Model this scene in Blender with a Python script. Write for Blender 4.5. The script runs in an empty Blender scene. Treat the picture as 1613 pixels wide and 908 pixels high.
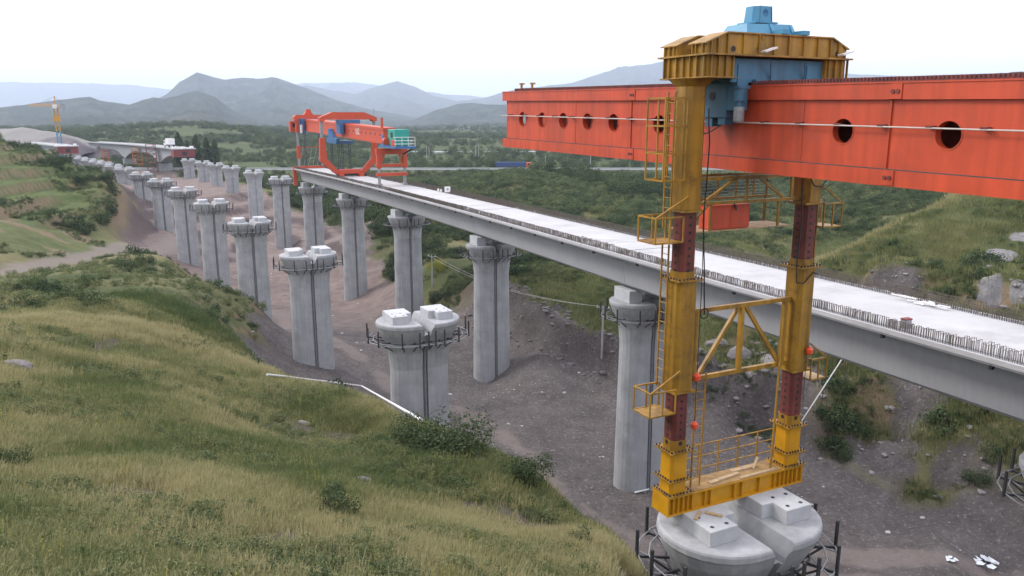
import bpy, bmesh, math, random
import numpy as np
from mathutils import Vector, Matrix
random.seed(7)
RNG = np.random.default_rng(7)
scene = bpy.context.scene
COL = scene.collection

# ------------------------------------------------------------------ camera
CAMZ = 30.0                      # height of the lens above the valley floor
FPX, CX, CY = 1250.0, 806.5, 454.0
PITCH = math.radians(12.276)
cam_data = bpy.data.cameras.new('camera')
cam_data.sensor_fit = 'HORIZONTAL'
cam_data.sensor_width = 36.0
cam_data.lens = FPX / 1613.0 * 36.0
cam_data.clip_start = 0.1
cam_data.clip_end = 60000.0
cam = bpy.data.objects.new('camera', cam_data)
COL.objects.link(cam)
cam.location = (0, 0, CAMZ)
cam.rotation_euler = (math.pi / 2 - PITCH, 0, 0)
scene.camera = cam

# ------------------------------------------------------------------ sky, sun, exposure
SUN_EL, SUN_AZ = math.radians(38), math.radians(-70)     # azimuth from +Y towards +X
world = bpy.data.worlds.new('World')
scene.world = world
world.use_nodes = True
wn, wl = world.node_tree.nodes, world.node_tree.links
wn.clear()
w_out = wn.new('ShaderNodeOutputWorld')
w_bg = wn.new('ShaderNodeBackground')
w_sky = wn.new('ShaderNodeTexSky')
w_sky.sky_type = 'NISHITA'
w_sky.sun_disc = False
w_sky.sun_elevation = SUN_EL
w_sky.sun_rotation = SUN_AZ
w_sky.air_density = 1.0
w_sky.dust_density = 4.0
w_sky.ozone_density = 1.0
w_cloud = wn.new('ShaderNodeMixRGB')                      # thin overcast veil over the clear sky
w_cloud.inputs[0].default_value = 0.85
w_cloud.inputs[2].default_value = (10.6, 10.4, 11.3, 1)
w_bg.inputs['Strength'].default_value = 0.10
wl.new(w_sky.outputs[0], w_cloud.inputs[1])
wl.new(w_cloud.outputs[0], w_bg.inputs['Color'])
wl.new(w_bg.outputs[0], w_out.inputs['Surface'])
sun_data = bpy.data.lights.new('sun', 'SUN')
sun_data.energy = 1.2
sun_data.angle = math.radians(14)
sun_data.color = (1.0, 0.95, 0.88)
sun = bpy.data.objects.new('sun', sun_data)
COL.objects.link(sun)
sun.location = (-60, 20, 90)
sdir = Vector((math.sin(SUN_AZ) * math.cos(SUN_EL), math.cos(SUN_AZ) * math.cos(SUN_EL), math.sin(SUN_EL)))
sun.rotation_euler = sdir.to_track_quat('Z', 'Y').to_euler()
scene.view_settings.view_transform = 'Standard'
scene.view_settings.look = 'None'
scene.view_settings.gamma = 1.0
scene.view_settings.use_curve_mapping = False
scene.view_settings.exposure = 0.92
scene.cycles.use_denoising = True
scene.cycles.max_bounces = 6
scene.cycles.diffuse_bounces = 3
scene.cycles.volume_bounces = 3
scene.cycles.transparent_max_bounces = 4
scene.cycles.caustics_reflective = False
scene.cycles.caustics_refractive = False

# ------------------------------------------------------------------ photo pixel -> direction
_c, _s = math.cos(PITCH), math.sin(PITCH)
def at(px, py, Y):
    """point at ground distance Y (metres ahead) seen at a photo pixel"""
    u, v = (px - CX) / FPX, (CY - py) / FPX
    k = Y / (_c + v * _s)
    return np.array([u * k, Y, CAMZ + (-_s + v * _c) * k])

# ------------------------------------------------------------------ materials
def mat(name, col, rough=0.7, metal=0.0, var=0.12, scale=3.0, bump=0.0, bscale=25.0, streak=0.0, dirt=None, dirt_amt=0.0, dirt_scale=1.2, objvar=0.0):
    m = bpy.data.materials.new(name); m.use_nodes = True
    nt = m.node_tree; n, l = nt.nodes, nt.links
    b = n['Principled BSDF']
    b.inputs['Roughness'].default_value = rough
    b.inputs['Metallic'].default_value = metal
    tc = n.new('ShaderNodeTexCoord')
    nz = n.new('ShaderNodeTexNoise'); nz.inputs['Scale'].default_value = scale
    nz.inputs['Detail'].default_value = 6; nz.inputs['Roughness'].default_value = 0.65
    l.new(tc.outputs['Object'], nz.inputs['Vector'])
    rp = n.new('ShaderNodeMapRange'); rp.inputs[1].default_value = .3; rp.inputs[2].default_value = .7
    rp.inputs[3].default_value = 1 - var; rp.inputs[4].default_value = 1 + var
    l.new(nz.outputs['Fac'], rp.inputs[0])
    mul = n.new('ShaderNodeMixRGB'); mul.blend_type = 'MULTIPLY'; mul.inputs[0].default_value = 1
    mul.inputs[1].default_value = (*col, 1)
    l.new(rp.outputs[0], mul.inputs[2])
    last = mul.outputs[0]
    if streak > 0:
        mp = n.new('ShaderNodeMapping'); mp.inputs['Scale'].default_value = (2.2, 2.2, 0.12)
        l.new(tc.outputs['Object'], mp.inputs[0])
        ns = n.new('ShaderNodeTexNoise'); ns.inputs['Scale'].default_value = 1.6; ns.inputs['Detail'].default_value = 5
        l.new(mp.outputs[0], ns.inputs['Vector'])
        r2 = n.new('ShaderNodeMapRange'); r2.inputs[1].default_value = .35; r2.inputs[2].default_value = .68
        r2.inputs[3].default_value = 1 + streak * .5; r2.inputs[4].default_value = 1 - streak
        l.new(ns.outputs['Fac'], r2.inputs[0])
        m2 = n.new('ShaderNodeMixRGB'); m2.blend_type = 'MULTIPLY'; m2.inputs[0].default_value = 1
        l.new(last, m2.inputs[1]); l.new(r2.outputs[0], m2.inputs[2]); last = m2.outputs[0]
    if dirt is not None:
        nd = n.new('ShaderNodeTexNoise'); nd.inputs['Scale'].default_value = dirt_scale; nd.inputs['Detail'].default_value = 8
        nd.inputs['Roughness'].default_value = .7
        l.new(tc.outputs['Object'], nd.inputs['Vector'])
        r3 = n.new('ShaderNodeMapRange'); r3.inputs[1].default_value = .52; r3.inputs[2].default_value = .72
        r3.inputs[3].default_value = 0; r3.inputs[4].default_value = dirt_amt
        l.new(nd.outputs['Fac'], r3.inputs[0])
        m3 = n.new('ShaderNodeMixRGB'); l.new(r3.outputs[0], m3.inputs[0])
        l.new(last, m3.inputs[1]); m3.inputs[2].default_value = (*dirt, 1); last = m3.outputs[0]
    if objvar > 0:
        oi = n.new('ShaderNodeObjectInfo')
        r4 = n.new('ShaderNodeMapRange'); r4.inputs[3].default_value = 1 - objvar; r4.inputs[4].default_value = 1 + objvar
        l.new(oi.outputs['Random'], r4.inputs[0])
        m4 = n.new('ShaderNodeMixRGB'); m4.blend_type = 'MULTIPLY'; m4.inputs[0].default_value = 1
        l.new(last, m4.inputs[1]); l.new(r4.outputs[0], m4.inputs[2]); last = m4.outputs[0]
    l.new(last, b.inputs['Base Color'])
    if bump > 0:
        nb = n.new('ShaderNodeTexNoise'); nb.inputs['Scale'].default_value = bscale; nb.inputs['Detail'].default_value = 4
        l.new(tc.outputs['Object'], nb.inputs['Vector'])
        bp = n.new('ShaderNodeBump'); bp.inputs['Strength'].default_value = bump; bp.inputs['Distance'].default_value = .02
        l.new(nb.outputs['Fac'], bp.inputs['Height']); l.new(bp.outputs[0], b.inputs['Normal'])
    return m

M = {}
M['concrete'] = mat('pier_concrete', (.325, .335, .345), .9, var=.16, scale=.55, bump=.35, bscale=18, streak=.09, dirt=(.19, .195, .20), dirt_amt=.6, dirt_scale=.35, objvar=.06)
M['head'] = mat('pier_head_concrete', (.36, .37, .38), .9, var=.14, scale=.8, bump=.3, bscale=18, streak=.12, dirt=(.24, .245, .25), dirt_amt=.5, dirt_scale=.5, objvar=.06)
M['outcrop'] = mat('bare_slope_rock', (.18, .175, .175), .95, var=.25, scale=1.5, bump=.5, bscale=5)
M['plinth'] = mat('plinth_concrete', (.45, .465, .48), .9, var=.12, scale=2.0, bump=.3, dirt=(.35, .35, .35), dirt_amt=.5)
M['girder'] = mat('girder_concrete', (.33, .34, .355), .85, var=.05, scale=.3, bump=.15, bscale=12, streak=.05)
M['deck'] = mat('deck_concrete', (.44, .44, .445), .9, var=.10, scale=.5, bump=.2, dirt=(.30, .30, .295), dirt_amt=.7, dirt_scale=.3)
M['rebar'] = mat('rusty_rebar', (.15, .125, .11), .8, .3, var=.3, scale=8)
M['pipe'] = mat('dark_drain_pipe', (.17, .18, .19), .7, var=.2)
M['steel_dark'] = mat('dark_steel', (.055, .055, .06), .6, .4, var=.3, scale=4)
M['steel_grey'] = mat('galvanised_steel', (.30, .31, .32), .55, .3, var=.2, scale=6)
M['red'] = mat('orange_red_paint', (.52, .066, .022), .45, var=.14, scale=.7, streak=.18, dirt=(.33, .06, .035), dirt_amt=.7, dirt_scale=.9, bump=.08, bscale=3)
M['grime'] = mat('settled_grime', (.10, .065, .06), .9, var=.3)
M['redfar'] = mat('far_red_paint', (.52, .07, .024), .5, var=.08)
M['maroon'] = mat('maroon_primer', (.15, .032, .027), .6, var=.3, scale=2, streak=.35, dirt=(.22, .10, .03), dirt_amt=.4)
M['yellow'] = mat('yellow_paint', (.33, .175, .016), .5, var=.2, scale=1.4, streak=.38, dirt=(.10, .055, .02), dirt_amt=.85, dirt_scale=1.9, bump=.1, bscale=4)
M['yellow2'] = mat('fresh_yellow_paint', (.55, .27, .008), .4, var=.1, scale=2, dirt=(.3, .14, .02), dirt_amt=.5)
M['blue'] = mat('blue_paint', (.04, .135, .22), .45, var=.18, scale=1.5, streak=.2, dirt=(.05, .10, .14), dirt_amt=.6)
M['bluelight'] = mat('light_blue_paint', (.06, .25, .40), .45, var=.12, scale=1.5, dirt=(.06, .2, .32), dirt_amt=.5)
M['bluefar'] = mat('far_blue_paint', (.035, .13, .30), .5, var=.15)
M['green_box'] = mat('green_paint', (.02, .30, .24), .5, var=.1)
M['white'] = mat('white_paint', (.75, .75, .74), .5, var=.06)
M['white_pipe'] = mat('dusty_white_pipe', (.50, .46, .42), .6, var=.12, scale=4)
M['wood'] = mat('raw_timber', (.42, .30, .17), .8, var=.25, scale=5)
M['sand'] = mat('settled_sand', (.30, .19, .085), .95, var=.3, scale=3, dirt=(.38, .21, .02), dirt_amt=.6, dirt_scale=2.5)
M['black'] = mat('black_rubber', (.015, .015, .016), .6, var=.1)
M['orange'] = mat('orange_signal_paint', (.75, .09, .03), .5, var=.1)
M['orange_scaf'] = mat('orange_scaffold_paint', (.50, .17, .04), .6, var=.2)
M['form_red'] = mat('formwork_red_oxide', (.20, .045, .04), .7, var=.2)
M['asphalt'] = mat('asphalt', (.24, .24, .24), .9, var=.1, scale=.4)
M['rail_grey'] = mat('guard_rail_grey', (.42, .45, .45), .5, var=.1)
M['truckblue'] = mat('truck_blue_tarp', (.025, .06, .17), .6, var=.2)
M['glass'] = mat('dark_glass', (.02, .025, .03), .1, var=.05)
M['bark'] = mat('bark', (.09, .07, .05), .9, var=.3, scale=6)
M['rock'] = mat('grey_rock', (.20, .185, .185), .9, var=.25, scale=1.6, bump=.6, bscale=6, objvar=.3)
M['rubble'] = mat('pale_rubble', (.36, .35, .34), .9, var=.25, scale=3, bump=.4, bscale=8, objvar=.25)
M['sheet'] = mat('plastic_sheet', (.62, .66, .70), .5, var=.15, scale=4)
M['board'] = mat('weathered_pole', (.34, .34, .33), .8, var=.15)

# ------------------------------------------------------------------ mesh builder
class MB:
    def __init__(self): self.v, self.f = [], []
    def add(self, vs, fs):
        o = len(self.v); self.v.extend([tuple(map(float, p)) for p in vs]); self.f.extend([tuple(i + o for i in f) for f in fs]); return self
    def box(self, x0, x1, y0, y1, z0, z1):
        return self.add([(x0,y0,z0),(x1,y0,z0),(x1,y1,z0),(x0,y1,z0),(x0,y0,z1),(x1,y0,z1),(x1,y1,z1),(x0,y1,z1)],
                        [(3,2,1,0),(4,5,6,7),(0,1,5,4),(1,2,6,5),(2,3,7,6),(3,0,4,7)])
    def cbox(self, c, s):
        return self.box(c[0]-s[0]/2, c[0]+s[0]/2, c[1]-s[1]/2, c[1]+s[1]/2, c[2]-s[2]/2, c[2]+s[2]/2)
    def tube(self, a, b, r, n=6, r2=None):
        a, b = Vector(a), Vector(b); d = (b - a)
        if d.length < 1e-6: return self
        d.normalize(); up = Vector((0,0,1)) if abs(d.z) < .95 else Vector((1,0,0))
        x = d.cross(up).normalized(); y = d.cross(x)
        r2 = r if r2 is None else r2
        vs = []
        for p, q in ((a, r), (b, r2)):
            for i in range(n):
                t = 2*math.pi*(i + .5)/n; vs.append(p + x*math.cos(t)*q + y*math.sin(t)*q)
        fs = [(i, (i+1)%n, n+(i+1)%n, n+i) for i in range(n)] + [tuple(range(n))[::-1], tuple(range(n, 2*n))]
        return self.add(vs, fs)
    def bar(self, a, b, w, h):
        """rectangular bar; h is measured as vertical as possible"""
        a, b = Vector(a), Vector(b); d = (b - a).normalized()
        up = Vector((0,0,1)) if abs(d.z) < .95 else Vector((0,1,0))
        x = d.cross(up).normalized(); y = x.cross(d)
        vs = [p + x*sx*w/2 + y*sy*h/2 for p in (a, b) for sx, sy in ((-1,-1),(1,-1),(1,1),(-1,1))]
        return self.add(vs, [(0,1,5,4),(1,2,6,5),(2,3,7,6),(3,0,4,7),(3,2,1,0),(4,5,6,7)])
    def path(self, pts, r, n=6, closed=False):
        k = len(pts)
        for i in range(k if closed else k - 1): self.tube(pts[i], pts[(i+1) % k], r, n)
        return self
    def prism(self, poly, axis, a, b):
        """extrude a 2-D polygon along an axis ('x','y','z')"""
        def P(p, q):
            return {'x': (q, p[0], p[1]), 'y': (p[0], q, p[1]), 'z': (p[0], p[1], q)}[axis]
        n = len(poly); vs = [P(p, a) for p in poly] + [P(p, b) for p in poly]
        return self.add(vs, [(i, (i+1)%n, n+(i+1)%n, n+i) for i in range(n)] + [tuple(range(n))[::-1], tuple(range(n, 2*n))])
    def rings(self, rings, cap0=True, cap1=True):
        n = len(rings[0]); o = len(self.v)
        fs = []
        for k in range(len(rings) - 1):
            for i in range(n):
                j = (i+1) % n; fs.append((k*n+i, k*n+j, (k+1)*n+j, (k+1)*n+i))
        if cap0: fs.append(tuple(range(n))[::-1])
        if cap1: fs.append(tuple(range((len(rings)-1)*n, len(rings)*n)))
        return self.add([p for r in rings for p in r], fs)
    def mesh(self, name, m=None, smooth=False):
        me = bpy.data.meshes.new(name); me.from_pydata(self.v, [], self.f); me.update()
        bm = bmesh.new(); bm.from_mesh(me); bmesh.ops.recalc_face_normals(bm, faces=bm.faces); bm.to_mesh(me); bm.free()
        if m is not None: me.materials.append(m)
        if smooth:
            me.polygons.foreach_set('use_smooth', [True]*len(me.polygons))
        return me
    def build(self, name, m, parent=None, smooth=False, label=None, bevel=0.0, kind=None):
        o = bpy.data.objects.new(name, self.mesh(name, m, smooth)); COL.objects.link(o)
        if parent is not None: o.parent = parent
        if label: o['label'] = label
        if kind: o['kind'] = kind
        if bevel > 0:
            md = o.modifiers.new('bevel', 'BEVEL'); md.width = bevel; md.segments = 1; md.limit_method = 'ANGLE'; md.angle_limit = .7
        return o
def inst(name, me, parent=None, loc=(0,0,0), rz=0.0, sc=None):
    o = bpy.data.objects.new(name, me); COL.objects.link(o); o.location = loc; o.rotation_euler = (0,0,rz)
    if sc is not None: o.scale = sc
    if parent is not None: o.parent = parent
    return o
def thing(name, label, cat, loc=(0,0,0), rz=0.0, group=None):
    o = bpy.data.objects.new(name, None); COL.objects.link(o); o.empty_display_size = .5
    o.location = [float(q) for q in loc]; o.rotation_euler = (0,0,rz); o['label'] = label; o['category'] = cat
    if group: o['group'] = group
    return o
def tag(o, label, cat, group=None):
    o['label'] = label; o['category'] = cat
    if group: o['group'] = group
    return o
ORD = ['first','second','third','fourth','fifth','sixth','seventh','eighth','ninth','tenth','eleventh','twelfth','thirteenth','fourteenth']

# ------------------------------------------------------------------ numpy noise
def _hash(ix, iy, seed):
    h = (ix.astype(np.int64)*374761393 + iy.astype(np.int64)*668265263 + seed*1442695041) & 0xffffffff
    h = ((h ^ (h >> 13))*1274126177) & 0xffffffff
    return ((h ^ (h >> 16)) & 0xffff)/65535.0
def vnoise(x, y, seed=0):
    ix, iy = np.floor(x), np.floor(y); fx, fy = x-ix, y-iy
    fx, fy = fx*fx*(3-2*fx), fy*fy*(3-2*fy)
    a = _hash(ix,iy,seed); b = _hash(ix+1,iy,seed); c = _hash(ix,iy+1,seed); d = _hash(ix+1,iy+1,seed)
    return (a*(1-fx)+b*fx)*(1-fy) + (c*(1-fx)+d*fx)*fy - .5
def fbm(x, y, oct=4, seed=0, gain=.5):
    s = 0; a = 1.0
    for k in range(oct):
        s = s + a*vnoise(x*2**k + 17.3*k, y*2**k - 9.1*k, seed+k); a *= gain
    return s
def sstep(e0, e1, x):
    t = np.clip((x-e0)/(e1-e0), 0, 1); return t*t*(3-2*t)

# ------------------------------------------------------------------ the two rail alignments (arc through the pier tops)
SPAN = 32.7
def alignment(q, n0, n1, shift_t, shift_l):
    x0, y0, z0, h0, k, g = q
    out = {}
    def walk(sgn, n):
        x, y, h = x0, y0, h0
        for i in range(n + 1):
            t = (math.cos(h), -math.sin(h)); l = (math.sin(h), math.cos(h))
            out[sgn*i] = (x + t[0]*shift_t + l[0]*shift_l, y + t[1]*shift_t + l[1]*shift_l, CAMZ + z0 + g*SPAN*sgn*i, h)
            hm = h + sgn*k*SPAN/2; x += sgn*SPAN*math.sin(hm); y += sgn*SPAN*math.cos(hm); h += sgn*k*SPAN
    walk(1, n1); walk(-1, -n0)
    return out
LINE_L = alignment((7.77986, 25.01632, -13.73573, -.455484, -.000497392, -.01028163), -2, 18, .30, .25)
LINE_R = alignment((10.04053, 61.14164, -14.18795, -.400605, -.000611234, -.01170765), -3, 18, .65, 0)
_q = LINE_R[-1]; LINE_R[-1] = (_q[0] + .39*1.4, _q[1] - .92*1.4, _q[2], _q[3])
def along(LN, s):
    i = int(math.floor(s)); a, b = LN[i], LN[i+1]; k = s - i
    return tuple(a[j]*(1-k) + b[j]*k for j in range(4))
# ================================================================== TERRAIN
Pp = lambda px, py, Y: tuple(at(px, py, Y))
Zr = lambda x, y, z: (x, y, z + CAMZ)          # height given relative to the lens
CTRL = [
 # the hill the photographer stands on
 Zr(0,0,-1.7), Zr(-3,3,-2.6), Zr(3,3,-3.2), Zr(-12,0,0.5), Zr(-25,0,3), Zr(12,0,-9), Zr(26,2,-21), Zr(0,-20,0), Zr(-40,-30,8), Zr(40,-30,-20),
 Pp(0,908,9), Pp(250,908,10), Pp(500,908,11.5), Pp(750,908,14), Pp(900,908,17.5),
 Pp(0,750,17), Pp(250,750,19), Pp(500,750,23), Pp(700,780,25), Pp(850,830,24),
 Pp(-250,750,15), Pp(-250,600,26), Pp(-250,500,45),
 Pp(0,620,29), Pp(250,620,35), Pp(420,650,42), Pp(560,690,40), Pp(0,520,44), Pp(150,520,50), Pp(300,560,52),
 # its crest above the valley
 Pp(985,895,21.5), Pp(945,848,24.5), Pp(850,772,31), Pp(770,735,36), Pp(690,697,43), Pp(600,652,49), Pp(500,613,56), Pp(430,604,62),
 # foot of the slope and the valley floor
 Zr(7,22,-20.5), Zr(10,30,-27), Zr(5,38,-27), Zr(0,46,-26.8), Zr(-6,54,-26.5), Zr(-12,62,-26.2), Zr(-20,71,-26), Zr(14,16,-22), Zr(20,24,-27.5), Zr(22,10,-24),
 Zr(-21.6,83,-26.6), Zr(10,61,-30), Zr(-2.4,91,-30.6), Zr(-16,121,-31.5), Zr(-30,150,-34.5), Zr(0,70,-29), Zr(-12,95,-29.5), Zr(-25,112,-30.5), Zr(-37,112,-31.5), Zr(-53,140,-32.5), Zr(-70,168,-31), Zr(-87,196,-28), Zr(-40,135,-33),
 Zr(20,48,-28.5), Zr(30,50,-28.5), Zr(25,36,-28), Zr(40,50,-28), Zr(14,48,-28.8),
 # middle hill on the left and its broken edge
 Pp(0,460,68), Pp(100,462,70), Pp(250,440,80), Pp(330,452,90), Pp(400,480,97), Pp(435,512,96), Pp(300,500,66), Pp(380,560,68), Pp(425,592,70), Pp(445,560,82),
 Pp(60,436,92), Pp(200,412,118), Pp(260,405,128), Pp(-200,440,85), Pp(-200,380,120),
 # haul road
 Pp(0,430,105), Pp(70,418,118), Pp(140,405,135), Pp(210,388,160), Pp(275,375,183),
 # terraced hill
 Pp(0,225,205), Pp(100,253,205), Pp(175,279,192), Pp(0,262,182), Pp(100,290,185), Pp(0,330,150), Pp(100,330,165), Pp(170,330,176), Pp(0,380,126), Pp(100,375,146), Pp(185,365,172), Pp(-200,230,190), Pp(-200,300,150),
 Pp(40,235,300), Pp(-100,225,320), Pp(80,240,320),
 # dirt steps under the far bare piers
 Zr(-86,180,-26), Zr(-98,208,-25), Zr(-104,224,-22.5), Zr(-122,252,-21.5), Zr(-141,279,-22), Zr(-160,306,-22.5), Zr(-180,333,-23), Zr(-200,360,-24), Zr(-76,237,-31), Zr(-61,208,-33.5), Zr(-46,180,-33), Zr(-93,265,-25), Zr(-110,292,-24.5), Zr(-128,320,-25), Zr(-147,348,-26), Zr(-185,400,-27), Zr(-100,240,-25),
 # far bank of the valley, from left to right
 Pp(600,345,200), Pp(590,400,172), Pp(640,440,140), Pp(690,425,134), Pp(740,480,112), Pp(860,560,89), Pp(870,545,93), Pp(930,602,83), Pp(925,575,87), Pp(1000,640,76), Pp(1010,600,80),
 Pp(850,450,112), Pp(760,400,150), Pp(950,520,95), Pp(950,440,112), Pp(900,330,190), Pp(750,310,225), Pp(1000,350,175), Pp(1000,400,130), Pp(690,340,200),
 # spoil and slopes right of the yellow leg
 Pp(1120,690,71), Pp(1100,560,86), Pp(1190,640,76), Pp(1180,600,80), Pp(1150,540,90), Pp(1260,690,68), Pp(1300,620,73), Pp(1290,560,82), Pp(1350,700,63), Pp(1400,640,67), Pp(1450,765,58), Pp(1520,650,60), Pp(1500,720,58), Pp(1613,660,56), Pp(1613,780,53), Pp(1700,700,52), Pp(1613,850,50),
 # grassy hill with the pale ridge line behind the deck
 Pp(1285,414,97), Pp(1400,362,101), Pp(1500,312,106), Pp(1613,300,104), Pp(1400,440,84), Pp(1500,400,87), Pp(1613,400,84), Pp(1613,470,72), Pp(1500,470,76), Pp(1290,450,90), Pp(1200,470,95), Pp(1330,500,82), Pp(1800,330,90), Pp(1800,480,66),
 Pp(1150,400,125), Pp(1300,345,172), Pp(1400,310,185), Pp(1200,340,175), Pp(1500,290,190), Pp(1800,290,160),
 # knoll in front of the highway, the highway, the plain
 Pp(850,276,262), Pp(820,272,270), Pp(800,290,235), Pp(940,300,235), Pp(700,290,270), Pp(850,310,215),
 Zr(-60,370,-25.5), Zr(0,372,-25.5), Zr(60,368,-25.5), Zr(120,365,-25.5), Zr(-30,330,-26.5), Zr(30,320,-26), Zr(100,300,-24), Zr(-90,420,-25.5),
 Pp(1200,285,330), Pp(1400,275,360), Pp(1600,262,380), Pp(500,240,520), Pp(400,235,560), Pp(300,240,520), Pp(700,230,700), Pp(900,228,720), Pp(1200,240,640), Pp(600,215,1200), Pp(1000,215,1200), Pp(1500,225,900),
 Pp(150,236,560), Pp(230,212,660), Pp(300,196,760), Pp(360,202,820), Pp(440,214,900), Pp(0,228,560), Pp(60,230,560), Pp(130,240,500), Pp(-200,225,500),
 Zr(-300,1500,-32), Zr(0,2000,-38), Zr(800,1500,-30), Zr(-1500,2500,-40), Zr(0,4000,-45), Zr(2500,3000,-40), Zr(-1500,900,-20), Zr(1500,800,-15), Zr(0,12000,-60), Zr(-9000,8000,-60), Zr(9000,8000,-60),
 Zr(-150,60,0), Zr(-300,200,6), Zr(150,60,-8), Zr(300,200,-10), Zr(0,-200,5), Zr(-600,-200,10), Zr(600,-200,-10), Zr(0,-9000,-30), Zr(9000,0,-40), Zr(-9000,0,-40),
]
for _px, _py, _Y in ((1285,414,97),(1340,391,99),(1400,362,101),(1450,337,103),(1500,312,106)):      # hollow behind the pale ridge
    for _d, _k in ((10, 3.2), (22, 6.5)):
        _p = at(_px, _py, _Y + _d); CTRL.append((_p[0], _p[1], _p[2] - _k))
CTRL = np.array(CTRL, float)
def _uv(x, y):
    r = np.maximum(np.hypot(x, y), 2.0)
    return np.stack([np.arctan2(x, y)*2.2, np.log(r)], -1)
def _phi(d2): return .5*d2*np.log(d2 + 1e-12)
_A = _uv(CTRL[:,0], CTRL[:,1]); _n = len(_A)
_d2 = ((_A[:,None]-_A[None])**2).sum(-1)
_K = np.zeros((_n+3, _n+3)); _K[:_n,:_n] = _phi(_d2) + np.eye(_n)*1.2e-4
_K[:_n,_n] = 1; _K[:_n,_n+1:] = _A; _K[_n,:_n] = 1; _K[_n+1:,:_n] = _A.T
_W = np.linalg.solve(_K, np.concatenate([CTRL[:,2], np.zeros(3)]))
def base_z(x, y):
    x = np.asarray(x, float); y = np.asarray(y, float); sh = x.shape
    q = _uv(x.ravel(), y.ravel()); out = np.empty(len(q))
    for i in range(0, len(q), 20000):
        c = q[i:i+20000]; d = ((c[:,None]-_A[None])**2).sum(-1)
        out[i:i+20000] = _phi(d)@_W[:_n] + _W[_n] + c@_W[_n+1:]
    out = out.reshape(sh)
    r = np.hypot(x, y); w = sstep(5.0, 9.5, r)               # plain footing round the photographer
    pl = CAMZ - 1.7 - .52*np.maximum(y, -2) - .11*x - .10*np.minimum(y, 0)
    return out*w + pl*(1-w)

def inpoly(x, y, poly):
    x = np.asarray(x, float); y = np.asarray(y, float); r = np.zeros(x.shape, bool); n = len(poly)
    for i in range(n):
        x0, y0 = poly[i][:2]; x1, y1 = poly[(i+1) % n][:2]
        if y0 == y1: continue
        c = ((y0 > y) != (y1 > y)) & (x < (x1-x0)*(y-y0)/(y1-y0) + x0); r ^= c
    return r
def dist_poly(x, y, pts, closed=False):
    d = np.full(np.shape(x), 1e9); n = len(pts)
    for i in range(n if closed else n-1):
        ax, ay = pts[i][:2]; bx, by = pts[(i+1) % n][:2]; dx, dy = bx-ax, by-ay
        t = np.clip(((x-ax)*dx + (y-ay)*dy)/(dx*dx+dy*dy), 0, 1)
        d = np.minimum(d, np.hypot(x-ax-t*dx, y-ay-t*dy))
    return d
def signed(x, y, poly):
    d = dist_poly(x, y, poly, True); return np.where(inpoly(x, y, poly), d, -d)
GRAVEL = [(16,4),(9,14),(5.5,19.5),(4.6,24),(3.2,30),(1.6,36.5),(-2.6,44),(-7.6,50.5),(-14.5,57.5),(-19,63.5),(-22.5,69),(-26,74),(-29.5,84),(-31.5,95),(-36,103),(-47,125),(-62,147),(-76,160),(-84,168),(-87,178),
          (-97,205),(-112,228),(-126,245),(-150,280),(-190,335),(-205,375),(-165,380),(-140,340),(-108,300),(-80,268),(-60,238),(-42,205),(-34,190),(-30,172),(-22,140),(-13,121),(-5.5,110),(0,98),(4,90),(9,84),(13,78),(18,74.5),(24,72),(25,68),(26,62),(29,57.5),(34,54),(44,51),(60,49),(60,20),(40,4)]
GULLY = [(18,77),(26,88),(40,86),(56,76),(70,66),(70,48),(34,54),(26,62)]         # broken spoil ground right of the yellow leg
TERRACE = [(-300,95),(-100,124),(-80,150),(-86,178),(-96,200),(-122,244),(-175,330),(-420,330)]
HAUL = [Pp(-60,436,96),Pp(0,430,105),Pp(70,418,118),Pp(140,405,135),Pp(210,388,160),Pp(275,375,183),(-55,196,0),(-40,196,0),(-33,200,0),(-25,215,0)]
TRACK1 = [(60,43,0),(40,46,0),(25,47.5,0),(16.7,48.2,0),(8.7,51.4,0),(2.1,56,0),(-2,62,0),(-6.2,69,0),(-15,87,0),(-22,98,0),(-33,118,0),(-50,150,0)]
TRACK2 = [(60,37,0),(44,40,0),(30,42,0),(20,44,0),(12,48,0),(4,60,0),(-4,76,0),(-14,92,0)]
TRACK3 = [(-12,80,0),(-16,70,0),(-18,76,0)]
RIDGE = [Pp(1270,420,96),Pp(1330,396,98.5),Pp(1400,362,101),Pp(1450,337,103),Pp(1500,312,106),Pp(1560,300,108)]

def mounds(x, y):
    z = np.zeros(np.shape(x))
    for (cx, cy, r, h) in MOUNDS: z += h*np.exp(-((x-cx)**2+(y-cy)**2)/(r*r))
    return z
_r = random.Random(3)
MOUNDS = []
for i in range(70):
    for _ in range(200):
        mx, my = _r.uniform(16, 60), _r.uniform(50, 86)
        if bool(inpoly(np.array(mx), np.array(my), GULLY)): break
    MOUNDS.append((mx, my, _r.uniform(1.0, 2.8), _r.uniform(.5, 1.6)*_r.choice([1,1,-.7])))
for i in range(14):
    MOUNDS.append((_r.uniform(-4, 26), _r.uniform(76, 90), _r.uniform(1.2,2.2), _r.uniform(-.4,.7)))

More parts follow.
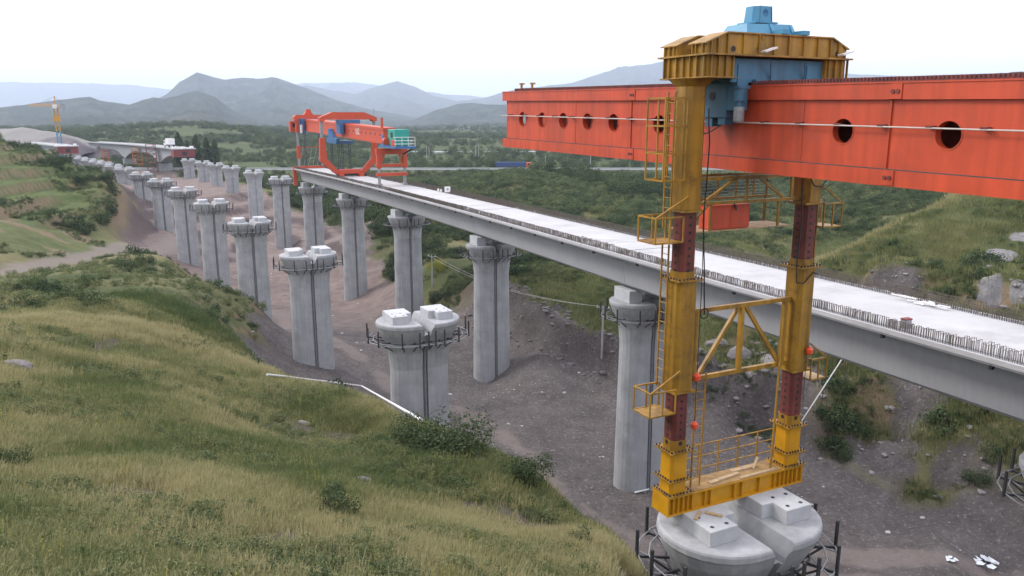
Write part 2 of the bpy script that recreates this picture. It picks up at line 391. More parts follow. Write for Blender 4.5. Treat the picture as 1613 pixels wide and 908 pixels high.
def zones(x, y):
    n1 = fbm(x*.11, y*.11, 4, 11); n2 = fbm(x*.35, y*.35, 3, 23)
    g = sstep(-1.4, 1.0, signed(x, y, GRAVEL) + 3.0*n1 + 1.5*n2)
    gl = sstep(-2, 2, signed(x, y, GULLY) + 2*n1)*sstep(-.02, .14, fbm(x*.20, y*.20, 4, 31))
    sc = sstep(-12, -2, x)*sstep(62, 72, y)*(1-sstep(112, 124, y))
    e = signed(x, y, GRAVEL); g = np.maximum(g, sc*sstep(-4.2, -2.6, e + 2.2*fbm(x*.3, y*.3, 3, 63)))
    g = np.maximum(g, gl)
    tr = np.zeros(np.shape(x))
    for pts, w in ((HAUL, 2.8), (TRACK1, 1.0), (TRACK2, .8)):
        d = dist_poly(x, y, pts) + 2.0*n2; tr = np.maximum(tr, (1 - sstep(w*.55, w*1.3, d))*(1.0 if w > 2 else .72))
    return g, tr
def terr_fac(x, y):
    return sstep(0, 14, signed(x, y, TERRACE))
def ground_z(x, y):
    x = np.asarray(x, float); y = np.asarray(y, float)
    z = base_z(x, y)
    r = np.hypot(x, y)
    tf = terr_fac(x, y)
    zz = z + .9*fbm(x*.03, y*.03, 2, 5); st = 2.6
    q = zz/st; fl = np.floor(q); fr = q - fl
    zt = st*(fl + sstep(.66, .94, fr)*.92 + fr*.08)
    z = z*(1-tf) + zt*tf
    g = sstep(-1.5, 1.5, signed(x, y, GRAVEL))
    t2 = sstep(0, 6, signed(x, y, GRAVEL))*sstep(172, 190, y)                # worked benches under the far piers
    q = (z + .8*fbm(x*.05, y*.05, 2, 6))/2.3; fl = np.floor(q); fr = q - fl
    z = z*(1-t2) + 2.3*(fl + sstep(.55, .9, fr)*.9 + fr*.1)*t2
    amp = np.clip(r/60, .12, 1.0)
    z = z + amp*(1-g*.6)*.75*fbm(x*.22, y*.22, 4, 41) + .10*fbm(x*1.1, y*1.1, 3, 51)*np.clip(r/12, .3, 1)
    # eroded cut banks where gravel meets the hillsides
    e = signed(x, y, GRAVEL); bank = np.exp(-(e/3.0)**2)*(y > 30)
    z = z + bank*(.9*np.abs(fbm(x*.5, y*.5, 3, 61)) - .25)
    z = z + mounds(x, y)
    sc = sstep(-12, -2, x)*sstep(62, 72, y)*(1-sstep(112, 124, y))*(1-sstep(30, 38, x))
    en = e + 2.2*fbm(x*.3, y*.3, 3, 63)
    z = z + sc*(3.6*(1 - sstep(-2.6, -.5, en))*np.exp(np.minimum(en+3.2, 0)/14) + 1.7*np.abs(fbm(x*.7, y*.7, 4, 65))*np.exp(-((en+1.8)/1.8)**2))
    gm = sstep(0, 4, signed(x, y, GULLY))
    z = z + gm*(4.6*np.abs(fbm(x*.15, y*.15, 4, 81)) - .7 + .5*fbm(x*.6, y*.6, 3, 83))
    far = sstep(420, 1200, r)
    z = z + far*14*fbm(x*.0022, y*.0022, 4, 71) + sstep(150, 420, r)*(1-far)*1.6*fbm(x*.02, y*.02, 3, 73)
    hb = (1 - sstep(8, 26, np.abs(y - 372 - .00004*x*x)))*(x > -320)*(x < 430)
    z = z*(1-hb) + (CAMZ - 24.6)*hb
    rd = 1 - sstep(2, 6, dist_poly(x, y, HAUL))
    z = z*(1-rd) + base_z(x, y)*rd
    return z
def gz(x, y): return float(ground_z(np.array([x]), np.array([y]))[0])

def build_terrain():
    rr = np.concatenate([np.geomspace(2.0, 7.5, 14)[:-1], np.geomspace(7.5, 260, 500)[:-1], np.geomspace(260, 900, 90)[:-1], np.geomspace(900, 16000, 45)])
    az = np.radians(np.concatenate([np.linspace(-180, -48, 40)[:-1], np.linspace(-48, 48, 471)[:-1], np.linspace(48, 180, 40)[:-1]]))
    A, R = np.meshgrid(az, rr); X = R*np.sin(A); Y = R*np.cos(A)
    Z = ground_z(X, Y)
    g, tr = zones(X, Y)
    tf = terr_fac(X, Y)
    # steepness, for bare earth showing on cut faces
    nr, na = X.shape
    gr_ = np.gradient(Z, axis=0)/np.gradient(R, axis=0); ga_ = np.gradient(Z, axis=1)/(np.gradient(A, axis=1)*R)
    steep = np.hypot(gr_, ga_)
    verts = np.stack([X, Y, Z], -1).reshape(-1, 3)
    verts = np.concatenate([verts, [[0, 0, float(ground_z(np.array([0.]), np.array([0.]))[0])]]])
    i = np.arange(nr-1)[:,None]*na; j = np.arange(na)[None]; j2 = (j+1) % na
    quads = np.stack([i+j, i+j2, i+na+j2, i+na+j], -1).reshape(-1, 4)[:, ::-1]
    c = nr*na; fan = np.stack([np.arange(na), np.full(na, c), (np.arange(na)+1) % na], -1)[:, ::-1]
    me = bpy.data.meshes.new('ground')
    nq, nt = len(quads), len(fan)
    me.vertices.add(len(verts)); me.vertices.foreach_set('co', verts.ravel())
    me.loops.add(nq*4 + nt*3); me.loops.foreach_set('vertex_index', np.concatenate([quads.ravel(), fan.ravel()]))
    me.polygons.add(nq+nt)
    me.polygons.foreach_set('loop_start', np.concatenate([np.arange(nq)*4, nq*4 + np.arange(nt)*3]))
    me.polygons.foreach_set('loop_total', np.concatenate([np.full(nq, 4), np.full(nt, 3)]))
    me.polygons.foreach_set('use_smooth', np.ones(nq+nt, bool))
    me.update(calc_edges=True)
    earth = np.maximum(sstep(.75, 1.4, steep)*(Y > 60)*(1-g*.5), 0)
    earth = np.maximum(earth, tf*sstep(.55, 1.1, steep)*sstep(.0, .25, fbm(X*.07, Y*.07, 3, 91)+.02)*.8)
    low = sstep(-24, -14, signed(X, Y, TERRACE))*(1-sstep(150, 172, Y))*(X < -45)*(1-g)*(1-tr)
    earth = np.maximum(earth, low*sstep(.10, .26, fbm(X*.22, Y*.30, 4, 93))*.9)
    soil = sstep(.16, .34, -fbm(X*.25, Y*.25, 4, 19))*(np.hypot(X, Y) < 80)
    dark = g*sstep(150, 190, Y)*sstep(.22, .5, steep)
    # reddish worked ground under the far piers
    pink = g*sstep(95, 150, Y)
    dryn = np.clip(.5 + fbm(X*.06, Y*.06, 4, 101)*1.1, 0, 1)
    dryn = dryn*(1-.55*tf)
    dryn = dryn*(1 - .65*sstep(230, 420, R))
    rid = np.exp(-(dist_poly(X, Y, RIDGE)/2.2)**2)
    dryn = np.clip(np.maximum(dryn, rid*1.1), 0, 1)
    right = sstep(20, 60, X)*(Y < 300); dryn = np.where(rid > .3, dryn, dryn*(1-.35*right))
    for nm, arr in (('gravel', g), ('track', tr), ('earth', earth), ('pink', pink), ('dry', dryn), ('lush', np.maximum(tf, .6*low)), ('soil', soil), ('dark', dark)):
        a = me.attributes.new(nm, 'FLOAT', 'POINT'); a.data.foreach_set('value', np.concatenate([arr.ravel(), [0.]]).astype(np.float32))
    me.materials.append(ground_material())
    o = bpy.data.objects.new('ground', me); COL.objects.link(o); o['kind'] = 'structure'
    return o

def ground_material():
    m = bpy.data.materials.new('ground'); m.use_nodes = True
    nt = m.node_tree; n, l = nt.nodes, nt.links; b = n['Principled BSDF']; b.inputs['Roughness'].default_value = .95
    b.inputs['Specular IOR Level'].default_value = .15
    tc = n.new('ShaderNodeTexCoord')
    def noise(sc, det=6, rough=.65):
        q = n.new('ShaderNodeTexNoise'); q.inputs['Scale'].default_value = sc; q.inputs['Detail'].default_value = det; q.inputs['Roughness'].default_value = rough
        l.new(tc.outputs['Object'], q.inputs['Vector']); return q.outputs['Fac']
    def attr(k):
        q = n.new('ShaderNodeAttribute'); q.attribute_name = k; return q.outputs['Fac']
    def mix(f, a, c):
        q = n.new('ShaderNodeMixRGB')
        for s, v in ((q.inputs[0], f), (q.inputs[1], a), (q.inputs[2], c)):
            if isinstance(v, tuple): s.default_value = (*v, 1)
            elif isinstance(v, float): s.default_value = v
            else: l.new(v, s)
        return q.outputs[0]
    def rng(v, a, c, lo=0., hi=1.):
        q = n.new('ShaderNodeMapRange'); q.inputs[1].default_value = a; q.inputs[2].default_value = c; q.inputs[3].default_value = lo; q.inputs[4].default_value = hi
        l.new(v, q.inputs[0]); return q.outputs[0]
    fine, mid, big = noise(3.5), noise(.45), noise(.06)
    def add(a, c, k):
        q = n.new('ShaderNodeMath'); q.operation = 'MULTIPLY_ADD'; l.new(c, q.inputs[0]); q.inputs[1].default_value = k; l.new(a, q.inputs[2]); return q.outputs[0]
    dry = rng(add(add(attr('dry'), mid, .7), fine, .35), .75, 1.35)
    grass = mix(dry, (.068, .086, .033), (.20, .180, .088))
    grass = mix(rng(fine, .56, .72, 0., .55), grass, (.085, .07, .045))
    grass = mix(rng(big, .42, .60, 0., .5), grass, (.055, .082, .032))
    grass = mix(attr('lush'), grass, mix(rng(add(mid, fine, .5), .55, .95), (.055, .088, .028), (.125, .145, .055)))
    grass = mix(attr('soil'), grass, mix(rng(fine, .4, .65), (.085, .070, .066), (.15, .128, .115)))
    gr = mix(rng(mid, .35, .68), (.090, .079, .077), (.136, .121, .117))
    gr = mix(rng(fine, .56, .70, 0., .75), gr, (.27, .255, .25))
    gr = mix(rng(fine, .45, .30, 0., .75), gr, (.05, .046, .047))
    gr = mix(attr('pink'), gr, mix(rng(mid, .35, .68), (.165, .128, .115), (.25, .20, .18)))
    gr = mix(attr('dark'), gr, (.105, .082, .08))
    vo = n.new('ShaderNodeTexVoronoi'); vo.inputs['Scale'].default_value = 2.6; l.new(tc.outputs['Object'], vo.inputs['Vector'])
    gr = mix(rng(vo.outputs['Distance'], .16, .05, 0., .55), gr, (.30, .29, .29))
    ear = mix(rng(fine, .35, .7), (.25, .185, .12), (.15, .115, .075))
    trk = mix(rng(mid, .35, .7), (.25, .21, .19), (.19, .16, .148))
    col = mix(attr('earth'), grass, ear)
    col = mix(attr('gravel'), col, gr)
    ft = n.new('ShaderNodeMath'); ft.operation = 'MULTIPLY'; l.new(attr('track'), ft.inputs[0]); l.new(rng(add(mid, noise(1.3), .6), .55, 1.0, .45, 1.), ft.inputs[1])
    col = mix(ft.outputs[0], col, trk)
    l.new(col, b.inputs['Base Color'])
    bp = n.new('ShaderNodeBump'); bp.inputs['Strength'].default_value = .8; bp.inputs['Distance'].default_value = .12
    l.new(add(fine, noise(14., 3), .5), bp.inputs['Height']); l.new(bp.outputs[0], b.inputs['Normal'])
    return m

GROUND = build_terrain()
# ================================================================== PIERS
def half_ring(W, D, e, ci, sgn, n=12):
    """half of a stadium outline on the side sgn, cut off at |x| = ci"""
    a, r = (W-D)/2, D/2 + e
    pts = [(ci, -r), (max(ci+.02, a), -r)]
    pts += [(a + r*math.sin(t), -r*math.cos(t)) for t in [math.pi*(k+1)/(n+1) for k in range(n)]]
    pts += [(max(ci+.02, a), r), (ci, r)]
    return [(sgn*x, y) for x, y in pts]
def full_ring(W, D, e, groove, n=10):
    a, r = (W-D)/2, D/2 + e
    gd = .20*groove
    q = [(-a,-r), (-.19,-r), (-.16,-r+gd), (.16,-r+gd), (.19,-r), (a,-r)]
    q += [(a + r*math.sin(t), -r*math.cos(t)) for t in [math.pi*(k+1)/(n+1) for k in range(n)]]
    q += [(a,r), (.19,r), (.16,r-gd), (-.16,r-gd), (-.19,r), (-a,r)]
    q += [(-a - r*math.sin(t), r*math.cos(t)) for t in [math.pi*(k+1)/(n+1) for k in range(n)]]
    return q
PW, PD = 4.2, 2.4
PROFILE = [(-.8,.70),(-1.1,.54),(-1.5,.34),(-2.2,.15),(-3.4,.02)]
CAPPROF = [(-.8,.70),(-.55,.80),(-.36,.87),(-.28,.92),(-.10,.92),(-.03,.89),(0,.83)]
def pier(name, label, group, pos, hdg, gzv, detail=2, plinth_h=.54, taper=.0135):
    x, y, z = pos
    H = z - gzv
    t = thing(name, label, 'bridge pier', (x, y, gzv), -hdg, group)
    rings = []
    for zz, e in [(-H-1.5, None)] + [(-H*k, None) for k in (1., .85, .7, .55, .4)] + PROFILE[::-1]:
        if e is None: e = .02 + max(0, (-zz-3.4))*taper
        if zz > -3.4 or e is not None:
            rings.append([(p[0], p[1], H+zz) for p in full_ring(PW, PD, e, 1.0 if zz < -1.0 else .6)])
    rings.sort(key=lambda r: r[0][2])
    kk = len(rings) - len(PROFILE)
    MB().rings(rings[:kk+1], True, True).build('shaft', M['concrete'], t)
    b = MB().rings(rings[kk:], False, True)
    for s in (-1, 1):
        lob = []
        for zz, e in CAPPROF:
            ci = .24 if zz < -.5 else .24 + (zz+.5)/.5*.24
            lob.append([(p[0], p[1], H+zz) for p in half_ring(PW, PD, e, ci, s)])
        b.rings(lob, True, True)
    b.build('pier_head', M['head'], t)
    for s in (-1, 1):
        poly = [(s*1.08,-1.12),(s*2.22,-1.12),(s*2.22,1.2),(s*.62,1.2),(s*.62,-.42),(s*1.08,-.42)]
        po = MB().prism(poly, 'z', H-.01, H+plinth_h).build('plinth', M['plinth'], t, bevel=.02 if detail > 1 else 0)
        if detail > 2:
            for ax, ay in ((1.35,-.85),(1.95,-.85),(1.35,-.15),(1.95,-.15)):
                MB().tube((s*ax,ay,H+plinth_h-.02),(s*ax,ay,H+plinth_h+.012),.07,10).build('anchor_hole', M['steel_dark'], po)
    dp = MB().tube((0,-PD/2-.10,0),(0,-PD/2-.0,H-1.5),.09,6)
    if detail > 0: dp.build('drain_pipe', M['pipe'], t)
    if detail > 0:
        ring_pts = lambda e, zz: [(p[0], p[1], zz) for p in full_ring(PW, PD, e, 0, 8)]
        skip = lambda pts: [p for k, p in enumerate(pts) if k % len(pts) not in (1,2,3,4)]
        rr = .03 if detail > 1 else .06
        MB().path(ring_pts(.58, H-1.38), rr*1.6, 5, True).build('clamp_ring', M['steel_dark'], t)
        MB().path(ring_pts(1.55, H-1.25), rr, 5, True).build('walkway_ring', M['steel_grey'], t)
        if detail > 1: MB().path(ring_pts(1.15, H-1.28), rr, 5, True).build('walkway_ring', M['steel_grey'], t)
        a = (PW-PD)/2; R = PD/2
        spots = [(px, -1) for px in (-a, -a/2+.2, a/2-.2, a)] + [(px, 1) for px in (-a, 0, a)]
        dirs = [((px, sg*R), (0, sg)) for px, sg in spots]
        for sg in (-1, 1):
            for an in (25, 62, 90, 118, 155):
                u = (sg*math.sin(math.radians(an)), -math.cos(math.radians(an))); dirs.append(((sg*a + u[0]*R, u[1]*R), u))
        for (bx, by), u in dirs:
            p0 = (bx+u[0]*.3, by+u[1]*.3, H-1.32); p1 = (bx+u[0]*1.62, by+u[1]*1.62, H-1.3)
            bk = MB().bar(p0, p1, .07, .09).bar((bx+u[0]*.25,by+u[1]*.25,H-1.95), (bx+u[0]*1.1,by+u[1]*1.1,H-1.34), .06, .06).build('bracket', M['steel_dark'], t)
            q = (bx+u[0]*1.58, by+u[1]*1.58)
            MB().box(q[0]-.045, q[0]+.045, q[1]-.045, q[1]+.045, H-1.4, H-.28).build('post', M['steel_dark'], bk)
            if detail > 1 and abs(u[0]) > .3:
                MB().bar((bx+u[0]*.6-u[1]*.45, by+u[1]*.6+u[0]*.45, H-1.3), (bx+u[0]*1.55+u[1]*.4, by+u[1]*1.55-u[0]*.4, H-1.3), .035, .035).build('brace', M['steel_grey'], bk)
    return t
PIER_L, PIER_R = {}, {}
SL = [0,1,2,3,4,5,6,7,8,8.67,9.3,9.85,10.4,11.0,11.5]
for i, sv in enumerate(SL):
    x, y, z, h = along(LINE_L, sv)
    lab = ('concrete pier with two bare plinths carrying the tall yellow gantry leg' if i == 0 else
           f'bare concrete pier with twin plinths, {ORD[i-1]} in the open row beyond the yellow gantry leg')
    base = {0: -25.0, 2: -26.6}.get(i)
    gb = min(gz(x+dx, y+dy) for dx in (-2,2) for dy in (-1,1))
    PIER_L[i] = pier('bridge_pier', lab, 'bare piers of the unfinished line', (x, y, z), h, gb, 3 if i < 2 else 2 if i < 5 else 1 if i < 8 else 0)
SR = {i: i for i in range(-2, 8)}; SR.update({8: 7.75, 9: 8.4, 10: 9.2})
for i in range(-2, 11):
    x, y, z, h = along(LINE_R, SR[i])
    gb = min(gz(x+dx, y+dy) for dx in (-2,2) for dy in (-1,1))
    if i <= -1: lab = f'concrete pier under the finished deck behind the red main girder, {"nearer" if i == -1 else "farther"} along'
    elif i == 0: lab = 'tall concrete pier under the deck right beside the yellow gantry leg'
    elif i < 4: lab = f'concrete pier under the deck, {ORD[i]} from the yellow gantry leg'
    elif i == 4: lab = 'concrete pier under the open end of the deck below the red gantry'
    else: lab = f'bare concrete pier, {ORD[i-5]} past the open deck end in the row to the haunched bridge'
    PIER_R[i] = pier('bridge_pier', lab, 'piers of the line that carries the deck', (x, y, z), h, gb, 2 if i < 2 else 1 if i < 6 else 0, plinth_h=.95 if i < 5 else .6)

# ================================================================== DECK GIRDERS
DZ_BOT = {-3: 1.55, -2: 1.5, -1: 1.4, 0: 1.15, 1: 1.17, 2: 1.2, 3: 1.25, 4: 1.3}
GH = 2.78; GW = 3.5
def girder(i, k):
    a, b = LINE_R[i], LINE_R[i+1]
    za, zb = a[2] + DZ_BOT[i], b[2] + DZ_BOT[i+1]
    L = math.hypot(b[0]-a[0], b[1]-a[1]); hd = math.atan2(b[0]-a[0], b[1]-a[1])
    names = {3: 'under the red gantry at the open end', 2: 'next to the one at the open deck end', 1: 'two spans back from the open deck end', 0: 'reaching behind the yellow gantry leg', -1: 'passing under the red main girder', -2: 'beyond the one under the red main girder'}
    t = thing('box_girder', f'white-decked concrete box girder span {names[i]}', 'bridge girder', (a[0], a[1], za), -hd, 'finished deck spans')
    sl = (zb-za)/L; y0, y1 = .04, L-.04
    if i == 3: y1 = L + .9
    sec = [(-1.8,0),(1.8,0),(1.98,.18),(2.25,2.12),(2.55,2.36),(GW,2.52),(GW,GH),(-GW,GH),(-GW,2.52),(-2.55,2.36),(-2.25,2.12),(-1.98,.18)]
    mb = MB(); n = len(sec)
    mb.rings([[(x, y, z + sl*y) for x, z in sec] for y in (y0, y1)])
    gbx = mb.build('box', M['girder'], t)
    # white cast deck surface, laid on the slab
    d = MB(); ny = 12
    for q in range(ny):
        ya, yb = y0 + (y1-y0)*q/ny, y0 + (y1-y0)*(q+1)/ny
    d.rings([[(x, y, z + sl*y) for x, z in ((-2.9,GH),(2.9,GH),(2.9,GH+.035),(-2.9,GH+.035))] for y in (y0+.1, y1-.1)])
    d.build('deck_surface', M['deck'], t)
    for s in (-1, 1):
        MB().rings([[(x, y, z + sl*y) for x, z in ((s*GW,GH-.16),(s*(GW+.06),GH-.16),(s*(GW+.06),GH+.06),(s*(GW-.12),GH+.06),(s*(GW-.12),GH),(s*GW,GH))] for y in (y0, y1)]).build('edge_lip', M['deck'], t)
    for q in range(6):
        yy = 2.5 + q*5.5
        MB().box(-GW-.02, -GW+.16, yy-.07, yy+.07, 2.34+sl*yy, 2.53+sl*yy).build('drain_spout', M['black'], gbx)
    # stirrups left standing for the kerbs
    st = MB()
    def stir(mb, x, y, w, h, lean, r=.011):
        z = GH + sl*y
        mb.bar((x-w/2, y, z), (x-w/2+lean, y+lean*.5, z+h), r*2, r*2).bar((x+w/2, y, z), (x+w/2+lean, y+lean*.5, z+h), r*2, r*2).bar((x-w/2+lean, y+lean*.5, z+h), (x+w/2+lean, y+lean*.5, z+h), r*2, r*2)
    near = i in (-1, 0)
    step = .125 if i < 2 else .26
    singles = []
    rows = [(-3.30,.14,.48),(-2.98,.14,.42),(2.98,.14,.42),(3.30,.18,.62)]
    rnd = random.Random(50+i)
    proto = [MB() for _ in range(4)]
    if near:
        for v in range(4):
            hh = (.50,.46,.53,.43)[v]; w = .14; ln = (.0,.03,-.03,.05)[v]
            stir0 = proto[v]; r = .008
            stir0.bar((-w/2,0,0), (-w/2+ln,ln*.5,hh), r*2, r*2).bar((w/2,0,0), (w/2+ln,ln*.5,hh), r*2, r*2).bar((-w/2+ln,ln*.5,hh), (w/2+ln,ln*.5,hh), r*2, r*2)
        proto = [p.mesh('stirrup', M['rebar']) for p in proto]
    for ri, (rx, w, h) in enumerate(rows):
        y = y0 + .15
        while y < y1 - .1:
            if rnd.random() > .03:
                if near and ri < 2 and len(singles) < 298:
                    o = inst('stirrup', proto[rnd.randrange(4)], t, (rx+rnd.uniform(-.03,.03), y, GH+.03+sl*y)); singles.append(o)
                else:
                    stir(st, rx+rnd.uniform(-.03,.03), y, w, h*rnd.uniform(.85,1.1), rnd.uniform(-.05,.05), .008 if i < 1 else .013)
            y += step*rnd.uniform(.85, 1.15)*(1 if i < 2 else 1.0)
    st.build('stirrup_rows', M['rebar'], t, kind='stuff')
    far = MB()
    for zz in (.25, .45, .62):
        far.bar((3.30, y0, GH+zz+sl*y0), (3.30, y1, GH+zz+sl*y1), .02, .02)
    far.build('longitudinal_bar', M['rebar'], t)
    return t
GIRD = {i: girder(i, 0) for i in range(3, -3, -1)}
# ================================================================== NEAR GANTRY (red main girder on its tall yellow leg)
GO = (7.789, 26.134, CAMZ - 13.2)
G_H = -.455484
GANTRY = thing('launching_gantry', 'huge orange-red main girder on a tall yellow leg with blue saddle', 'gantry', GO, -G_H)
def build(mb, name, m, bevel=0.0, parent=None, **k): return mb.build(name, M[m], parent or GANTRY, bevel=bevel, **k)
ZL = lambda zrel: zrel + 13.2
def octo(mb, x, y, z0, z1, s, ch, s1=None):
    def ring(s, z):
        h = s/2; c = ch
        return [(x-h+c,y-h,z),(x+h-c,y-h,z),(x+h,y-h+c,z),(x+h,y+h-c,z),(x+h-c,y+h,z),(x-h+c,y+h,z),(x-h,y+h-c,z),(x-h,y-h+c,z)]
    return mb.rings([ring(s, z0), ring(s1 or s, z1)])
# ---- main girder
bd = -.4912 - G_H
bL = (math.sin(bd), math.cos(bd)); bT = (math.cos(bd), -math.sin(bd)); bG = .0135
def B(tr, lo, zrel): return (bT[0]*tr + bL[0]*lo, bT[1]*tr + bL[1]*lo, ZL(zrel + bG*lo))
def bbox(mb, t0, t1, l0, l1, z0, z1):
    v = [B(t, l, z) for z in (z0, z1) for t, l in ((t0,l0),(t1,l0),(t1,l1),(t0,l1))]
    return mb.add(v, [(3,2,1,0),(4,5,6,7),(0,1,5,4),(1,2,6,5),(2,3,7,6),(3,0,4,7)])
LO0, LO1 = -26.0, 15.5
HOLES = [13.67, 11.86, 10.08, 8.22, 6.40, 3.60, -4.28, -7.31, -10.3, -13.3, -16.3, -19.3]
HZ, HR = -.36, .33
def web(side):
    """one web plate with real round openings and their collars"""
    mb = MB(); off = .93*side; zb, zt = -1.62, .86; th = .03*side
    cuts = sorted(HOLES); edges = [LO0 + .5*0]
    seg = []
    p = LO0
    for h in cuts:
        seg.append((p, h-.6, None)); seg.append((h-.6, h+.6, h)); p = h+.6
    seg.append((p, LO1-.25, None))
    for a, b, h in seg:
        if h is None:
            bbox(mb, min(off, off+th), max(off, off+th), a, b, zb, zt); continue
        n = 32; inner, outer = [], []
        for k in range(n):
            an = 2*math.pi*(k+.5)/n; cx_, sz_ = math.cos(an), math.sin(an)
            inner.append((h + HR*cx_, HZ + HR*sz_))
            hx, hzu, hzd = .6, zt-HZ, HZ-zb
            sc = min(hx/abs(cx_) if abs(cx_) > 1e-6 else 1e9, (hzu if sz_ > 0 else hzd)/abs(sz_) if abs(sz_) > 1e-6 else 1e9)
            outer.append((h + cx_*sc, HZ + sz_*sc))
        corners = [(h+.6,zt),(h-.6,zt),(h-.6,zb),(h+.6,zb)]
        for q in (0, 1):
            o = off + th*q
            vi = [B(o, *p_) for p_ in inner]; vo = [B(o, *p_) for p_ in outer]; vc = [B(o, *p_) for p_ in corners]
            fs = [(k, (k+1)%n, n+(k+1)%n, n+k) for k in range(n)]
            for ci, cn in enumerate(corners):                    # fill the four corners
                for k in range(n):
                    a0, a1 = outer[k], outer[(k+1)%n]
                    e0 = abs(abs(a0[0]-h)-.6) < 1e-6; e1 = abs(abs(a1[0]-h)-.6) < 1e-6
                    if e0 != e1 and (a0[0]-h)*(cn[0]-h) > 0 and (a0[1]-HZ)*(cn[1]-HZ) > 0 and (a1[0]-h)*(cn[0]-h) > 0:
                        fs.append((n+k, n+(k+1)%n, 2*n+ci))
            mb.add(vi+vo+vc, fs)
        ring = [[B(off + side*d_, h + r_*math.cos(2*math.pi*k/n), HZ + r_*math.sin(2*math.pi*k/n)) for k in range(n)] for d_, r_ in ((.045,HR),(.045,HR+.025),(-.18,HR+.025),(-.18,HR))]
        ring.append(ring[0]); mb.rings(ring, False, False)
    return mb
NEARWEB = build(web(-1), 'near_web', 'red'); build(web(1), 'far_web', 'red')
f = MB(); bbox(f, -1.06, 1.06, LO0, LO1, .865, .90); bbox(f, -1.06, -1.0, LO0, LO1, .47, .864); bbox(f, 1.0, 1.06, LO0, LO1, .47, .864)
build(bbox(MB(), -1.08, 1.08, LO0, LO1, .868, .905), 'top_plate', 'red')
for s in (-1, 1):
    build(bbox(MB(), min(s*.965, s*1.06), max(s*.965, s*1.06), LO0, LO1, .47, .866), 'top_flange', 'red')
    build(bbox(MB(), min(s*.965, s*1.06), max(s*.965, s*1.06), LO0, LO1, -1.66, -1.29), 'bottom_flange', 'red')
    build(bbox(MB(), min(s*.966, s*1.055), max(s*.966, s*1.055), LO0, LO1-.3, -1.289, -1.262), 'grimy_ledge', 'grime')
    rk = MB()                                                   # toothed rack along the top edge
    l = LO0
    bbox(rk, s*.98-.05, s*.98+.05, LO0, LO1-1.2, .906, .94)
    while l < LO1 - 1.2:
        bbox(rk, s*.98-.06, s*.98+.06, l, l+.05, .94, 1.03); l += .11
    o = build(rk, 'rack', 'maroon'); o['kind'] = 'stuff'
build(bbox(MB(), -1.06, 1.06, LO0, LO1, -1.70, -1.662), 'bottom_plate', 'red')
for l in (5.26, -5.71, -16.5):
    for s in (-1,):
        build(bbox(MB(), -1.0, -.955, l-.03, l+.03, -1.28, .46), 'splice_seam', 'red', parent=NEARWEB)
        for zc in (.67, -1.48):
            spl = build(bbox(MB(), -1.085, -1.061, l-.33, l+.03, zc-.19, zc+.19), 'splice_plate', 'red')
            for dl in (-.22, -.08):
                build(MB().tube(B(-1.08, l+dl, zc), B(-1.11, l+dl, zc), .055, 10), 'pin', 'maroon', parent=spl)
SP = build(MB().tube(B(-1.12, LO0, -.21), B(-1.12, LO1+.05, -.21), .022, 8), 'service_pipe', 'white_pipe')
for l in (9.1,-2.9,-11.8): build(bbox(MB(), -.972, -.961, l-.010, l+.010, -1.26, .46), 'weld_seam', 'red', parent=NEARWEB)
l = LO1 - .8
while l > LO0:
    build(bbox(MB(), -1.14, -.95, l-.09, l+.09, -.20, -.15), 'pipe_bracket', 'maroon', parent=SP); l -= 1.35
for l in (13.9, 12.9):
    k = MB(); bbox(k, -.98, -.80, l-.10, l+.10, .91, 1.0); bbox(k, -.93, -.86, l-.05, l+.05, 1.0, 1.2); bbox(k, -.98, -.80, l-.14, l+.06, 1.2, 1.27); build(k, 'end_stop', 'yellow')

# ---- base beam on the pier cap
bb = MB().box(-3.08, 3.0, -.45, .45, .0, .05).box(-3.08, 3.0, -.45, .45, .63, .69).box(-3.05, 2.97, -.32, -.28, .05, .63).box(-3.05, 2.97, .28, .32, .05, .63).box(-3.079, -3.051, -.44, .44, .051, .629).box(2.971, 2.999, -.44, .44, .051, .629)
BASE = build(bb, 'base_beam', 'yellow2')
x = -3.0
rb = MB().box(-.012, .012, -.44, -.321, .05, .63).mesh('stiffener', M['yellow2'])
for x in (-3.03,-2.85,-2.65,-2.45,-2.25,-2.05,-1.5,-1.25,-.2,.15,.95,1.65,1.9,2.1,2.3,2.5,2.7,2.94): inst('stiffener', rb, BASE, (x,0,0))
build(MB().box(-2.0, 2.0, -.42, .42, .691, .715), 'dirt_layer', 'sand', parent=BASE)
COLX = (-2.58, 2.58)
hole_me = MB().tube((0,-.004,0),(0,.012,0),.052,10).mesh('pin_hole', M['black'])
hole_big = MB().tube((0,-.004,0),(0,.012,0),.075,12).mesh('pin_hole', M['black'])
def flange(cx_, z, s, m='yellow'):
    mb = MB()
    k = 7
    for i in range(k):
        for sg in (-1, 1):
            q = -s/2 + s*(i+.5)/k
            mb.tube((cx_+q, sg*(s/2-.05), z+.05), (cx_+q, sg*(s/2-.05), z+.11), .028, 6).tube((cx_+sg*(s/2-.05), q, z+.05), (cx_+sg*(s/2-.05), q, z+.11), .028, 6)
    fo = build(MB().box(cx_-s/2, cx_+s/2, -s/2, s/2, z, z+.05), 'bolted_flange', m); o_ = build(mb, 'bolt_ring', 'steel_dark', parent=fo); o_['kind'] = 'stuff'
